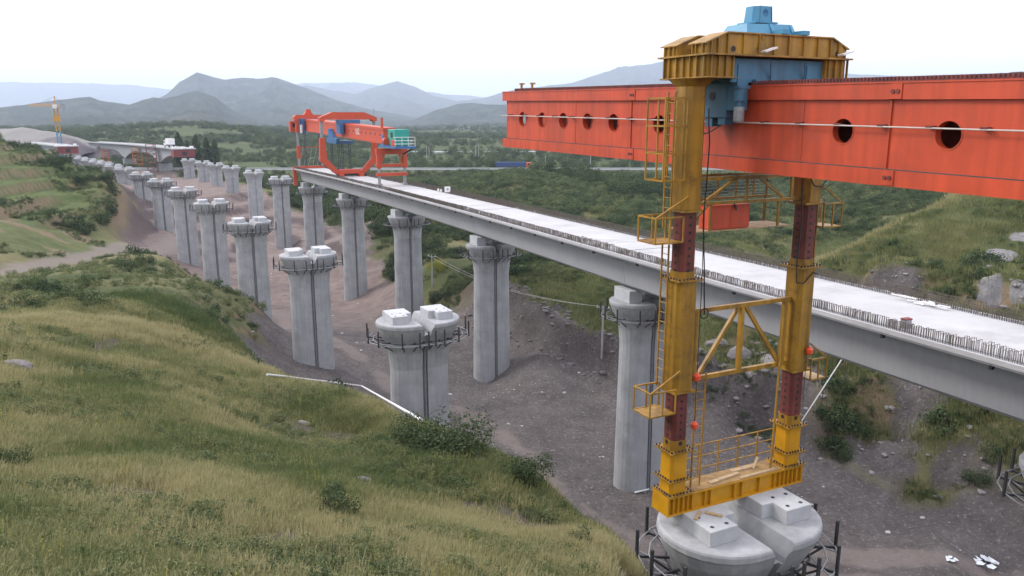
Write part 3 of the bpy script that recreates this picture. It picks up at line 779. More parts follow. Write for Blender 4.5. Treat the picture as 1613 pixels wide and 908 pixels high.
for ci, cx_ in enumerate(COLX):
    flange(cx_, .69, .98)
    build(octo(MB(), cx_, 0, .74, 1.20, .70, .10), 'foot_box', 'yellow2', .01)
    flange(cx_, 1.20, .94)
    build(octo(MB(), cx_, 0, 1.25, 2.22, .70, .10), 'bright_box', 'yellow2', .01)
    flange(cx_, 2.22, .96)
    build(octo(MB(), cx_, 0, 2.27, 2.62, .66, .12), 'socket', 'yellow')
    ic1 = build(octo(MB(), cx_, 0, 2.62, 4.40, .61, .11), 'inner_column', 'maroon')
    build(octo(MB(), cx_, 0, 4.38, 8.05, .80, .15), 'lower_sleeve', 'yellow')
    build(MB().box(cx_-.42, cx_+.42, -.42, .42, 4.30, 4.37), 'sleeve_collar', 'yellow')
    flange(cx_, 8.05, .98)
    build(octo(MB(), cx_, 0, 8.10, 8.34, .66, .12), 'socket', 'yellow')
    ic2 = build(octo(MB(), cx_, 0, 8.34, 10.32, .61, .11), 'inner_column', 'maroon')
    build(MB().box(cx_-.41, cx_+.41, -.41, .41, 10.24, 10.31), 'sleeve_collar', 'yellow')
    build(octo(MB(), cx_, 0, 10.32, 14.05, .78, .16), 'upper_sleeve', 'yellow')
    build(octo(MB(), cx_, 0, 14.05, 14.28, .78, .16, 1.15), 'column_flare', 'yellow')
    for z0 in (2.35, 8.18):
        for k in range(8):
            zz = z0 + .18 + k*.245
            me = hole_big if k < 1 else hole_me
            if zz < z0 + 2.1:
                hx = .335 if zz < z0 + (.27 if z0 < 5 else .16) else .309
                o = inst('pin_hole', me, ic1 if z0 < 5 else ic2, (cx_ - .02, -hx, zz))
                o = inst('pin_hole', me, ic1 if z0 < 5 else ic2, (cx_ - hx, 0, zz), -math.pi/2)
    # head box on top of each column, with ribs
    sg = 1 if cx_ > 0 else -1
    xo, xi = (2.70 if sg > 0 else -2.85), sg*1.85; xa, xb = min(xo, xi), max(xo, xi)
    hb_ = build(MB().box(xa, xb, -1.05, 1.05, 14.32, 14.92), 'head_box', 'yellow')
    build(MB().box(xa-.08, xb+.08, -1.15, 1.15, 14.28, 14.32), 'head_plate', 'yellow')
    for yy in (-.95,-.62,-.30,.02,.35,.70,.97): build(MB().box(2.701 if sg > 0 else -2.93, 2.78 if sg > 0 else -2.851, yy-.012, yy+.012, 14.32, 14.92), 'stiffener', 'yellow', parent=hb_)
    for k in range(4): build(MB().box(xa+.08+k*.27, xa+.105+k*.27, -1.13, -1.051, 14.32, 14.92), 'stiffener', 'yellow', parent=hb_)
build(MB().box(-2.98, 2.86, -1.22, 1.22, 14.92, 14.97), 'head_deck_plate', 'yellow')
for y0, y1 in ((-1.02,-.34),(.34,1.02)):
    hbm = build(MB().prism([(-2.9,14.97),(2.72,14.97),(2.72,15.26),(2.05,15.56),(-2.15,15.56),(-2.9,15.26)], 'y', y0, y1), 'head_beam', 'yellow')
    pl = MB().prism([(-2.98,15.24),(-2.90,15.261),(-2.16,15.561),(2.06,15.561),(2.72,15.261),(2.80,15.24),(2.80,15.275),(2.07,15.60),(-2.17,15.60),(-2.98,15.275)], 'y', y0-.07, y1+.07)
    build(pl, 'top_cover', 'yellow', parent=hbm)
    for x in [-2.75,-2.5,-2.15,-1.55,-.95,-.35,.25,.85,1.45,2.0,2.35,2.66]:
        zt = 15.555 if abs(x) < 2.15 else 15.555 - (abs(x)-2.15)*.40 - (.05 if x > 2.15 else 0)
        ys = (y0-.065, y0-.001) if y0 < 0 else (y1+.001, y1+.065)
        build(MB().box(x-.012, x+.012, ys[0], ys[1], 14.97, zt), 'stiffener', 'yellow', parent=hbm)
for yy in (-.9,-.6,-.45,.45,.65,.9): build(MB().box(-2.97,-2.901, yy-.012, yy+.012, 14.97, 15.25), 'stiffener', 'yellow')
for x in (-1.9, 2.35): build(MB().tube((x,-1.03,15.12),(x,-1.021,15.12),.085,14), 'lifting_hole', 'black')
for x, a in ((-.95,.35),(2.25,.2)):
    fl = MB().bar((x,-1.25,15.05),(x+.38,-1.32,15.17),.30,.05); build(fl, 'floodlight', 'white')
    build(MB().bar((x+.1,-1.03,15.5),(x+.2,-1.25,15.10),.025,.025), 'floodlight_arm', 'yellow')
# ---- blue crown and saddle
cr = MB().add([(-1.05,-.62,15.60),(.95,-.62,15.60),(.95,.62,15.60),(-1.05,.62,15.60),(-.92,-.44,15.94),(.82,-.44,15.98),(.82,.44,15.98),(-.92,.44,15.94)],
              [(3,2,1,0),(4,5,6,7),(0,1,5,4),(1,2,6,5),(2,3,7,6),(3,0,4,7)])
build(cr, 'crown_base', 'bluelight')
build(MB().box(-1.12,1.02,-.68,.68,15.601,15.64), 'crown_flange', 'bluelight')
for x in (-.05, .78):
    build(MB().prism([(-.70,15.58),(-.70,15.70),(-.64,15.70),(-.46,15.97),(-.42,15.97),(-.42,15.62),(-.62,15.58)], 'x', x, x+.12), 'crown_rib', 'bluelight')
    build(MB().box(x-.06, x+.22, -1.12, -.71, 15.61, 15.74), 'crown_foot', 'bluelight')
build(MB().box(-.56,.36,-.42,.42,15.985,16.03), 'crown_plate', 'bluelight')
octp = [(-.48,-.16),(-.34,-.34),(.14,-.34),(.28,-.16),(.28,.16),(.14,.34),(-.34,.34),(-.48,.16)]
build(MB().rings([[(x*1.04,y*1.04,16.03) for x,y in octp],[(x*.94,y*.94,16.50) for x,y in octp]]), 'crown_cap', 'bluelight')
for x, y in octp[1:4]: build(MB().bar((x*1.05,y*1.05,16.03),(x*.95,y*.95,16.50),.03,.03), 'crown_seam', 'blue')
mk = MB()                                                         # dark round emblem painted on the cap
for k in range(14):
    an = k*math.pi*2/14; mk.cbox((-.20+.085*math.cos(an), 0, 16.30+.10*math.sin(an)), (.035,.006,.035))
mk.cbox((-.20,0,16.31),(.05,.006,.09)); mk.cbox((-.20,0,16.33),(.10,.006,.03))
o = build(mk, 'painted_emblem', 'bluefar'); o.location = (.10,-.342,0); o['kind'] = 'stuff'
build(MB().box(-1.86,1.86,-.92,.92,14.17+.0,14.86), 'saddle_crosshead', 'blue')
for x in (-.55,.85): build(MB().bar((x,-1.16,14.84),(x+.25,-.94,14.30),.03,.05), 'gusset', 'blue')
for x in (-1.0,-.4,.3,.9): build(MB().box(x,x+.28,-1.08,-.93,14.12,14.26), 'roller_box', 'blue')
for s in (-1, 1):
    x0, x1 = (-1.62,-1.16) if s < 0 else (1.16,1.62)
    sb_ = build(MB().prism([(-.52,13.12),(.62,13.12),(.72,13.4),(.62,14.75),(-.52,14.75)], 'x', x0, x1), 'saddle_block', 'blue', .02)
    build(MB().box(x0+.02, x1-.02, -.95,-.53, 13.35, 14.70), 'saddle_wing', 'blue')
    build(MB().box(x0+.05,x1-.08,-.45,-.12,12.92,13.12), 'saddle_shoe', 'blue', parent=sb_); build(MB().box(x0+.05,x1-.08,.15,.48,12.86,13.12), 'saddle_shoe', 'blue', parent=sb_)
    xf = x0-.001 if s < 0 else x1+.001
    build(MB().tube((xf-.015,.14,13.78),(xf+.015,.14,13.78),.13,16), 'saddle_hole', 'black', parent=sb_)
    build(MB().tube((xf-.005,.14,13.78),(xf+.012,.14,13.78),.165,16), 'saddle_collar', 'blue', parent=sb_)
mx, my = -1.58, -1.06
GM = build(MB().tube((mx,my,13.02),(mx,my,13.45),.155,14), 'gear_motor', 'steel_grey')
build(MB().tube((mx,my,13.46),(mx,my,13.62),.11,12).tube((mx,my,13.62),(mx,my,13.98),.165,14), 'gearbox', 'blue')
for k in range(5): build(MB().tube((mx,my,13.06+k*.07),(mx,my,13.085+k*.07),.172,14), 'cooling_fin', 'steel_grey', parent=GM)
build(MB().box(mx-.2,mx+.25,my-.16,my+.14,13.98,14.06), 'motor_plate', 'blue')
build(MB().path([(mx+.05,-.35,12.95),(mx-.02,.1,12.72),(mx-.04,.42,12.62),(mx-.04,.62,12.85),(mx-.04,.66,13.6),(mx+.0,.6,14.6)], .02, 6), 'power_cable', 'black')
# ---- upper service platform between the columns
def frame(pts, w, name='rail', m='yellow'):
    for a, b in pts: build(MB().bar(a, b, w, w), name, m)
zt, zb = ZL(-1.97), ZL(-2.76)
frame([((-2.2,.0,zt),(2.2,.0,zt)), ((-2.2,.0,zb),(2.2,.0,zb))], .10, 'truss_chord')
frame([((-1.95,0,zb),(-.55,0,zt)), ((.35,0,zt),(1.6,0,zb)), ((-.1,0,zb),(-.1,0,zt)), ((1.85,0,zb),(1.85,0,zt)), ((-2.05,0,zb),(-2.05,0,zt))], .075, 'truss_web')
frame([((-2.2,1.2,zt),(2.2,1.2,zt)), ((-2.2,1.2,zb),(2.2,1.2,zb))], .07, 'truss_chord')
for k in range(6): frame([((-2.0,1.2,zb+.11+k*.11),(2.0,1.2,zb+.11+k*.11))], .022, 'guard_bar', 'steel_grey')
for x in (-1.9,-1.1,-.3,.5,1.3,1.9): frame([((x,1.2,zb),(x,1.2,zt))], .05, 'truss_web')
zf = ZL(-3.66)
for x0 in (-2.1,-1.06,-.02,1.02): build(MB().box(x0, x0+1.0, .05, 1.3, zf-.04, zf), 'floor_plate', 'wood')
frame([((-1.55,.02,zf),(-1.55,.02,zb)), ((1.35,.02,zf),(1.35,.02,zb)), ((.98,1.25,zf),(.98,1.25,zb)), ((-2.0,1.25,zf),(-2.0,1.25,zb)), ((1.9,1.25,zf),(1.9,1.25,zb))], .07, 'hanger')
frame([((-2.1,.02,zf+.45),(-1.6,.02,zb))], .06, 'hanger')
CAB = build(MB().box(-1.42,.22,.15,.75,zf+.01,zf+.80), 'control_cabinet', 'orange', .02)
build(MB().box(-1.44,-.62,.135,.149,zf+.05,zf+.76), 'cabinet_door', 'red', parent=CAB); build(MB().box(-.60,.20,.135,.149,zf+.05,zf+.76), 'cabinet_door', 'red', parent=CAB)
build(MB().path([(-.55,.1,zb+.02),(-.5,.08,zb-.14),(-.42,.08,zb-.28),(-.45,.1,zb-.1)], .025, 6), 'hook', 'steel_dark')
# ---- lattice brace in mid height
zt, zb = ZL(-6.27), ZL(-8.6)
frame([((-2.2,0,zt),(2.2,0,zt)), ((-2.2,0,zb),(2.2,0,zb))], .14, 'brace_chord')
frame([((-1.95,0,zb),(-1.95,0,zt)), ((1.95,0,zb),(1.95,0,zt)), ((0,0,zb),(0,0,zt))], .15, 'brace_post')
frame([((-1.75,0,zb+.08),(-.16,0,zt-.06)), ((.16,0,zt-.06),(1.8,0,zb+.08))], .12, 'brace_diagonal')
# ---- ladders
def ladder(p0, p1, w, axis=(1,0,0), name='ladder'):
    p0, p1, ax = Vector(p0), Vector(p1), Vector(axis)
    lad = build(MB().bar(p0-ax*w/2, p1-ax*w/2, .045, .045), 'ladder', 'yellow'); build(MB().bar(p0+ax*w/2, p1+ax*w/2, .045, .045), 'ladder_rail', 'yellow', parent=lad)
    n = int((p1-p0).length/.30)
    for k in range(1, n):
        c = p0.lerp(p1, k/n); build(MB().tube(c-ax*w/2, c+ax*w/2, .014, 5), 'ladder_rung', 'yellow', parent=lad)
ladder((-1.72,-.12,.70),(-1.62,-.05,4.75),.38)
ladder((1.72,-.12,.70),(1.90,-.05,6.3),.34,(.75,.66,0))
ladder((-3.10,.25,4.4),(-3.10,.25,9.2),.34,(0,1,0)); ladder((-3.10,.25,9.7),(-3.10,.25,13.9),.36,(0,1,0))
ladder((3.08,.1,4.4),(3.08,.1,10.2),.34,(0,1,0))
# ---- cages and work baskets on the columns
def basket(cx_, y0, y1, z0, h, sg, w=1.0, floor=True, brace=True):
    xa, xb = (cx_-w, cx_) if sg < 0 else (cx_, cx_+w)
    bk = build(MB().box(xa,xb,y0,y1,z0-.03,z0+.01) if floor else MB().bar((xa,y0,z0),(xb,y0,z0),.06,.06), 'work_basket', 'wood' if sg > 0 else 'yellow')
    for zz in ([z0, z0+h] if h < 1.2 else [z0+h*k/3 for k in range(4)]):
        for a, b in (((xa,y0,zz),(xb,y0,zz)),((xa,y1,zz),(xb,y1,zz)),((xa,y0,zz),(xa,y1,zz))): build(MB().bar(a,b,.05,.05), 'basket_rail', 'yellow', parent=bk)
    for px_ in (xa, (xa+xb)/2, xb):
        for yy in (y0, y1): build(MB().bar((px_,yy,z0),(px_,yy,z0+h),.045,.045), 'basket_post', 'yellow', parent=bk)
    if brace: build(MB().bar((xa if sg < 0 else xb,y0,z0+h),(cx_+(.15 if sg<0 else -.15),y0,z0+h+.62),.05,.05), 'basket_stay', 'yellow', parent=bk)
basket(-2.98,-.45,.45,ZL(-9.5),.80,-1); basket(2.98,-.45,.45,ZL(-9.25),.75,1,.75)
basket(-2.98,-.45,.45,ZL(-3.85),.78,-1,1.05); basket(2.98,-.45,.45,ZL(-3.75),.80,1,.85)
basket(-2.98,-.40,.50,ZL(-1.95),2.45,-1,.82,False,False)
# ---- railing and planks on the base beam
for x in (-2.1,-1.2,-.3,.6,1.5): build(MB().bar((x,.40,.69),(x,.40,1.95),.04,.04), 'railing_post', 'yellow')
for zz in (1.05,1.5,1.93): build(MB().bar((-2.2,.40,zz),(2.2,.40,zz),.035,.035), 'railing_bar', 'yellow')
# ---- hoses and chain hoists
build(MB().path([(-2.10,-.3,13.4),(-2.18,-.42,13.0),(-2.12,-.44,12.4),(-2.14,-.42,11.0),(-2.2,-.42,10.0),(-2.05,-.42,8.4),(-2.0,-.42,7.6),(-1.95,-.42,6.9)], .022, 5), 'hose', 'black')
build(MB().path([(-1.98+.16*math.cos(k*.52), -.45, 6.95+.17*math.sin(k*.52)) for k in range(13)], .022, 5), 'hose_coil', 'black')
build(MB().path([(-1.98,-.2,10.6),(-1.98,-.25,7.5),(-1.98,-.25,3.0)], .014, 5), 'hoist_chain', 'steel_dark')
build(MB().path([(2.2,-.45,11.2),(2.35,-.5,10.9),(2.7,-.5,10.85),(3.0,-.45,11.1)], .025, 5), 'hose', 'black')
build(MB().path([(2.12,-.2,11.0),(2.02,-.4,9.8),(1.90,-.45,8.2),(1.95,-.45,7.6),(2.3,-.45,7.55),(2.7,-.45,7.9),(2.98,-.4,7.8)], .022, 5), 'hose', 'black')
for x, y, z in ((-1.98,-.25,4.75),(-1.98,-.25,3.05),(2.75,-.52,5.1)):
    build(MB().rings([[(x+r*math.cos(2*math.pi*k/10), y+r*math.sin(2*math.pi*k/10), z+dz) for k in range(10)] for r, dz in ((.05,-.16),(.12,-.10),(.13,.04),(.05,.12))]), 'chain_hoist', 'orange')
build(MB().path([(2.75,-.5,5.2),(2.75,-.46,5.5)], .02, 5), 'hook', 'steel_grey'); build(MB().path([(2.72,-.44,5.0),(2.72,-.44,3.2)], .012, 5), 'hoist_chain', 'steel_dark')
# ---- loose timber on the base beam and on the pier
def plank(p0, p1, w, h, label):
    o = MB().bar((0,0,0), Vector(p1)-Vector(p0), w, h).build('timber_plank', M['wood'])
    Mx = Matrix.Translation(Vector(GO)) @ Matrix.Rotation(-G_H, 4, 'Z')
    o.location = Mx @ Vector(p0); o.rotation_euler = (0,0,-G_H); tag(o, label, 'plank'); return o
plank((-1.15,-.20,.73),(.30,-.02,.73),.16,.08,'long pale timber plank on the yellow base beam')
plank((.2,.24,.72),(1.35,.22,.72),.20,.06,'flat timber plank by the railing on the yellow base beam')
plank((1.05,.05,.72),(1.3,.1,1.10),.10,.05,'short dark board propped upright on the yellow base beam')
plank((.1,-.33,.72),(1.75,-.30,.72),.12,.05,'weathered plank beside the right column foot')
plank((-1.75,-.75,.04),(-1.40,-1.22,.04),.13,.07,'short brown timber block on the pier plinth')
plank((-2.35,-1.0,.035),(-1.85,-.62,.035),.12,.05,'thin timber offcut at the plinth edge')
# ================================================================== where a photo ray meets the ground
_YS = np.concatenate([np.arange(6, 120, .25), np.arange(120, 420, 1.0), np.geomspace(420, 4000, 200)])
def hit(px, py, ymin=6.0):
    ys = _YS[_YS >= ymin]
    P = np.stack([at(px, py, y) for y in ys]); d = P[:,2] - ground_z(P[:,0], P[:,1])
    k = np.argmax(d < 0)
    if d[k] >= 0: k = len(ys) - 1
    return P[max(k, 0)] if k == 0 else P[k-1]*(d[k]/(d[k]-d[k-1])) + P[k]*(-d[k-1]/(d[k]-d[k-1])) if d[k] != d[k-1] else P[k]

# ================================================================== FAR GANTRY on the open deck end
a3 = LINE_R[3]; a4 = LINE_R[4]
FH = math.atan2(a4[0]-a3[0], a4[1]-a3[1])
FZ = a3[2] + DZ_BOT[3] + GH + .03; FS = ((a4[2]+DZ_BOT[4]) - (a3[2]+DZ_BOT[3]))/SPAN
FG = thing('launching_gantry', 'distant red launching gantry with U-shaped frame and green generator on the deck end', 'gantry', (a3[0], a3[1], FZ), -FH)
def fb(mb, name, m, **k): return mb.build(name, M[m], FG, **k)
# legs of the front portal on the end of the deck
y = 32.6; zd = FS*y
for x in (-2.55, 2.55):
    fb(MB().box(x-.3,x+.3,y-.3,y+.3,zd,zd+.5), 'foot', 'redfar')
    fb(octo(MB(),x,y,zd+.5,zd+2.2,.5,.1), 'inner_column', 'steel_grey'); fb(octo(MB(),x,y,zd+2.2,zd+5.0,.75,.15), 'sleeve', 'redfar')
    fb(octo(MB(),x,y,zd+5.0,zd+7.9,.5,.1), 'inner_column', 'steel_grey'); fb(octo(MB(),x,y,zd+7.9,zd+10.9,.75,.15), 'sleeve', 'redfar')
fb(MB().box(-3.0,3.0,y-.4,y+.4,zd+.05,zd+.55), 'bottom_beam', 'redfar')
fb(MB().prism([(-3.3,zd+10.4),(-2.6,zd+10.4),(-2.4,zd+10.9),(2.4,zd+10.9),(2.6,zd+10.4),(3.3,zd+10.4),(3.3,zd+11.3),(2.8,zd+11.7),(-2.8,zd+11.7),(-3.3,zd+11.3)],'y',y-.9,y+.9), 'head_beam', 'redfar')
fb(MB().prism([(-1.1,zd+11.7),(1.1,zd+11.7),(.6,zd+12.3),(.45,zd+12.9),(-.45,zd+12.9),(-.6,zd+12.3)],'y',y-.6,y+.6), 'crown', 'redfar')
fb(MB().box(-1.9,1.9,y-1.0,y+1.0,zd+10.35-.05,zd+10.88), 'saddle', 'bluefar')
for s in (-1,1): fb(MB().box(s*1.5-.35,s*1.5+.35,y-1.3,y+1.3,zd+7.6,zd+10.3), 'saddle_block', 'bluefar')
fb(MB().tube((-1.95,y-1.4,zd+7.8),(-1.95,y-1.4,zd+9.6),.28,8), 'gear_motor', 'white')
for z0 in (3.0,):
    for k in range(5): fb(MB().bar((-2.5+k,y,zd+.7),(-1.5+k,y,zd+4.6),.07,.07), 'lattice_bar', 'steel_grey')
    fb(MB().bar((-2.5,y,zd+4.7),(2.5,y,zd+4.7),.15,.15), 'lattice_chord', 'redfar')
fb(MB().box(-3.5,-1.6,y+2.6,y+4.2,zd+8.0,zd+10.3), 'cabin', 'redfar'); fb(MB().box(-3.0,-2.0,y+2.58,y+2.598,zd+9.0,zd+9.9), 'cabin_window', 'glass')
fb(MB().box(-3.6,-2.9,y+1.4,y+2.1,zd-3.8,zd+.3), 'pier_bracket', 'redfar')
# main girder
def FB(mb, x0, x1, y0, y1, z0, z1):
    g = .0205
    v = [(x, yy, z + 7.30 + g*yy) for z in (z0, z1) for x, yy in ((x0,y0),(x1,y0),(x1,y1),(x0,y1))]
    return mb.add(v, [(3,2,1,0),(4,5,6,7),(0,1,5,4),(1,2,6,5),(2,3,7,6),(3,0,4,7)])
fb(FB(MB(),-.92,.92,-23.3,35,.0,2.5), 'girder_web', 'redfar')
for z0, z1 in ((-.05,.38),(2.1,2.52)): fb(FB(MB(),-1.05,1.05,-23.4,35.1,z0,z1), 'girder_flange', 'redfar')
for q in range(9): fb(MB().tube((-.90,-21.5+q*2.6,7.30+.0205*(-21.5+q*2.6)+1.35),(-.935,-21.5+q*2.6,7.30+.0205*(-21.5+q*2.6)+1.35),.24,10), 'web_hole', 'black')
# painted number on the near web
tc_ = bpy.data.curves.new('painted_number', 'FONT'); tc_.body = '1#2'; tc_.size = 1.7; tc_.extrude = .004
to = bpy.data.objects.new('painted_number', tc_); to.data.materials.append(M['white'])
dg = None
COL.objects.link(to); bpy.context.view_layer.update()
tm = bpy.data.meshes.new_from_object(to.evaluated_get(bpy.context.evaluated_depsgraph_get())); bpy.data.objects.remove(to)
tm.materials.clear(); tm.materials.append(M['white'])
tobj = bpy.data.objects.new('painted_number', tm); COL.objects.link(tobj); tobj.parent = FG
tobj.location = (-.945, -7.2, 8.0); tobj.rotation_euler = (math.pi/2, 0, -math.pi/2)
# U frame
y = .7
fb(MB().prism([(-5.4,10.2),(-4.6,10.2),(-4.4,10.5),(4.4,10.5),(4.6,10.2),(5.4,10.2),(5.4,10.9),(3.0,11.85),(-3.0,11.85),(-5.4,10.9)],'y',y-.8,y+.8), 'top_beam', 'redfar')
for s in (-1,1):
    fb(octo(MB(),s*5.0,y,5.9,10.3,.55,.1), 'inner_column', 'steel_grey')
    fb(MB().prism([(s*4.55,7.2),(s*5.45,7.2),(s*5.6,3.0),(s*2.1,-.02),(s*1.75,.6),(s*4.3,3.4)],'y',y-.45,y+.45), 'fork_arm', 'redfar')
    fb(MB().box(s*1.9-.45,s*1.9+.45,y-1.4,y+1.4,.0,.55), 'bogie', 'redfar')
    fb(MB().tube((s*2.6,y-.9,.3),(s*2.6,y-1.3,.3),.28,10), 'wheel', 'black')
    fb(MB().bar((s*4.9,y-.5,10.8),(s*4.9,y-.5,12.6),.09,.09), 'mast', 'steel_grey')
fb(MB().box(-1.9,1.9,y-.6,y+.6,.56,1.35), 'yoke', 'redfar')
fb(MB().box(-1.3,1.3,y-.4,y+.4,.1,.5), 'yoke_gear', 'black')
fb(MB().box(-2.0,2.0,y-1.2,y+1.2,9.86,10.45), 'saddle', 'bluefar')
for s in (-1,1): fb(MB().box(s*1.5-.35,s*1.5+.35,y-1.4,y+1.4,7.9,9.9), 'saddle_block', 'bluefar')
fb(MB().prism([(3.0,6.3),(10.5,6.3),(10.5,6.9),(8.6,7.05),(8.2,8.3),(6.8,8.3),(5.4,7.1),(3.0,6.9)],'x',-1.7,-1.1), 'lifting_trolley', 'bluefar')
fb(MB().box(-1.7,1.7,3.4,9.8,6.0,6.5), 'trolley_frame', 'bluefar')
fb(MB().tube((-1.75,8.4,8.0),(-1.05,8.4,8.0),.8,14), 'winch_drum', 'bluefar')
for yy in (4.0, 9.2):
    for x in (-1.2,-.9,.9,1.2): fb(MB().tube((x,yy,6.0),(x,yy,.2),.075,5), 'hoist_cable', 'steel_dark')
for yy in (30.0,):
    for x in (-1.7,-1.4,1.4,1.7): fb(MB().tube((x,yy,7.8),(x,yy,.2),.075,5), 'hoist_cable', 'steel_dark')
# rear portal and generator platform
y = -24.2
for x in (-2.15, 2.15):
    fb(MB().box(x-.35,x+.35,y-.5,y+.5,.32,.56), 'rail_block', 'steel_grey')
    fb(octo(MB(),x,y,.55,3.4,.42,.08), 'inner_column', 'steel_grey')
    fb(MB().box(x-.33,x+.33,y-.33,y+.33,3.0,5.5), 'sleeve', 'redfar')
    fb(MB().bar((x*.55,y,5.4),(x,y,3.2),.35,.35), 'knee_brace', 'redfar')
for z0, z1 in ((5.2,6.1),(3.2,3.65),(1.75,2.25)): fb(MB().box(-2.6,2.6,y-.35,y+.35,z0,z1), 'cross_beam', 'redfar')
fb(MB().bar((1.2,y-.5,3.6),(1.3,y-.5,5.2),.22,.22), 'cylinder', 'yellow')
fb(MB().bar((1.9,y-.3,5.2),(2.0,y-4.6,6.2),.22,.22), 'strut', 'steel_dark')
fb(MB().box(-1.7,1.7,-31.0,-23.0,6.30,6.62), 'platform', 'bluefar')
fb(MB().box(-1.15,1.15,-29.6,-26.2,6.63,9.15), 'generator_housing', 'green_box', bevel=.06)
fb(MB().box(-1.18,-1.151,-28.6,-27.6,7.9,8.7), 'louvre', 'black')
fb(MB().tube((-1.5,-26.6,7.3),(-1.5,-25.8,7.3),.55,12), 'winch', 'redfar'); fb(MB().prism([(-25.6,6.63),(-24.0,6.63),(-24.6,8.3)],'x',-1.6,-1.4), 'winch_stand', 'bluefar')
fb(MB().box(-1.62,-1.2,-30.0,-29.0,6.63,7.6), 'switch_box', 'redfar')
for yy in (-30.9,-30.0):
    for zz in (7.0,7.5,8.0): fb(MB().bar((-1.6,yy,zz),(1.6,yy,zz),.06,.06), 'guard_bar', 'white')
for x in (-1.6,-.5,.5,1.6): fb(MB().bar((x,-30.9,6.62),(x,-30.9,8.0),.06,.06), 'guard_post', 'white')
fb(MB().tube((-.9,-22.6,9.3),(-.9,-22.6,10.9),.22,8), 'signal_mast', 'redfar')

# small things standing on the deck
def on_deck(i, x, y, z=.035):
    a, b = LINE_R[i], LINE_R[i+1]; hd = math.atan2(b[0]-a[0], b[1]-a[1]); t = (math.cos(hd), -math.sin(hd)); l_ = (math.sin(hd), math.cos(hd))
    zz = a[2]+DZ_BOT[i]+GH+z + ((b[2]+DZ_BOT[i+1])-(a[2]+DZ_BOT[i]))/SPAN*y
    return (a[0]+t[0]*x+l_[0]*y, a[1]+t[1]*x+l_[1]*y, zz), -hd
p, rz = on_deck(1, 2.55, 21.5)
sb = thing('notice_board', 'small white square notice board standing at the deck edge past the red gantry', 'sign', p, rz)
MB().box(-.42,.42,-.03,.03,.25,1.05).build('board', M['white'], sb); MB().box(-.12,.12,-.045,-.031,.52,.78).build('mark', M['steel_grey'], sb)
for s in (-.3,.3): MB().box(s-.03,s+.03,-.03,.03,0,.25).build('leg', M['steel_grey'], sb)
for k_, (x_, y_, lab_) in enumerate(((2.7, 24.6, 'small white sack near the notice board on the deck edge'), (2.75, 25.9, 'second small white sack, farther from the notice board'))):
    p, rz = on_deck(1, x_, y_); sk = MB().rings([[(r_*math.cos(a_*.785), r_*.8*math.sin(a_*.785), z_) for a_ in range(8)] for r_, z_ in ((.16,0),(.2,.12),(.17,.32),(.07,.42),(.1,.48))]).build('white_sack', M['white'], smooth=True); sk.location = p; sk.rotation_euler = (0,0,rz); tag(sk, lab_, 'sack')
p, rz = on_deck(-1, -2.5, 7.6)
bx = thing('tool_bin', 'small grey steel bin with a red lid among the rebar on the deck', 'bin', p, rz)
MB().box(-.2,.2,-.16,.16,0,.42).build('body', M['steel_grey'], bx, bevel=.02); MB().prism([(-.17,.421),(.17,.421),(.1,.49),(-.17,.47)],'x',-.22,.22).build('lid', M['form_red'], bx)
p, rz = on_deck(-1, 2.4, 10.6)
sh = MB(); sh.rings([[(-.9+.3*math.sin(k),-.8+.05*k,.0),(.7+.2*math.cos(k*2),-.8+.05*k,.0)][:2] + [(.7,-.8+.05*k+.01,.02),(-.9,-.8+.05*k+.01,.02)] for k in range(2)])
mbp = thing('material_pile', 'low heap of white offcuts between the far rebar rows on the deck', 'debris', p, rz)
_rr = random.Random(9)
for k in range(9):
    x0, y0 = _rr.uniform(-.3,.6), _rr.uniform(-1.6,1.6); MB().bar((x0,y0,.06+.02*k),(x0+_rr.uniform(-.5,.5),y0+_rr.uniform(.4,1.1),.06+.025*k),.12,.05).build('offcut', M['white'], mbp)

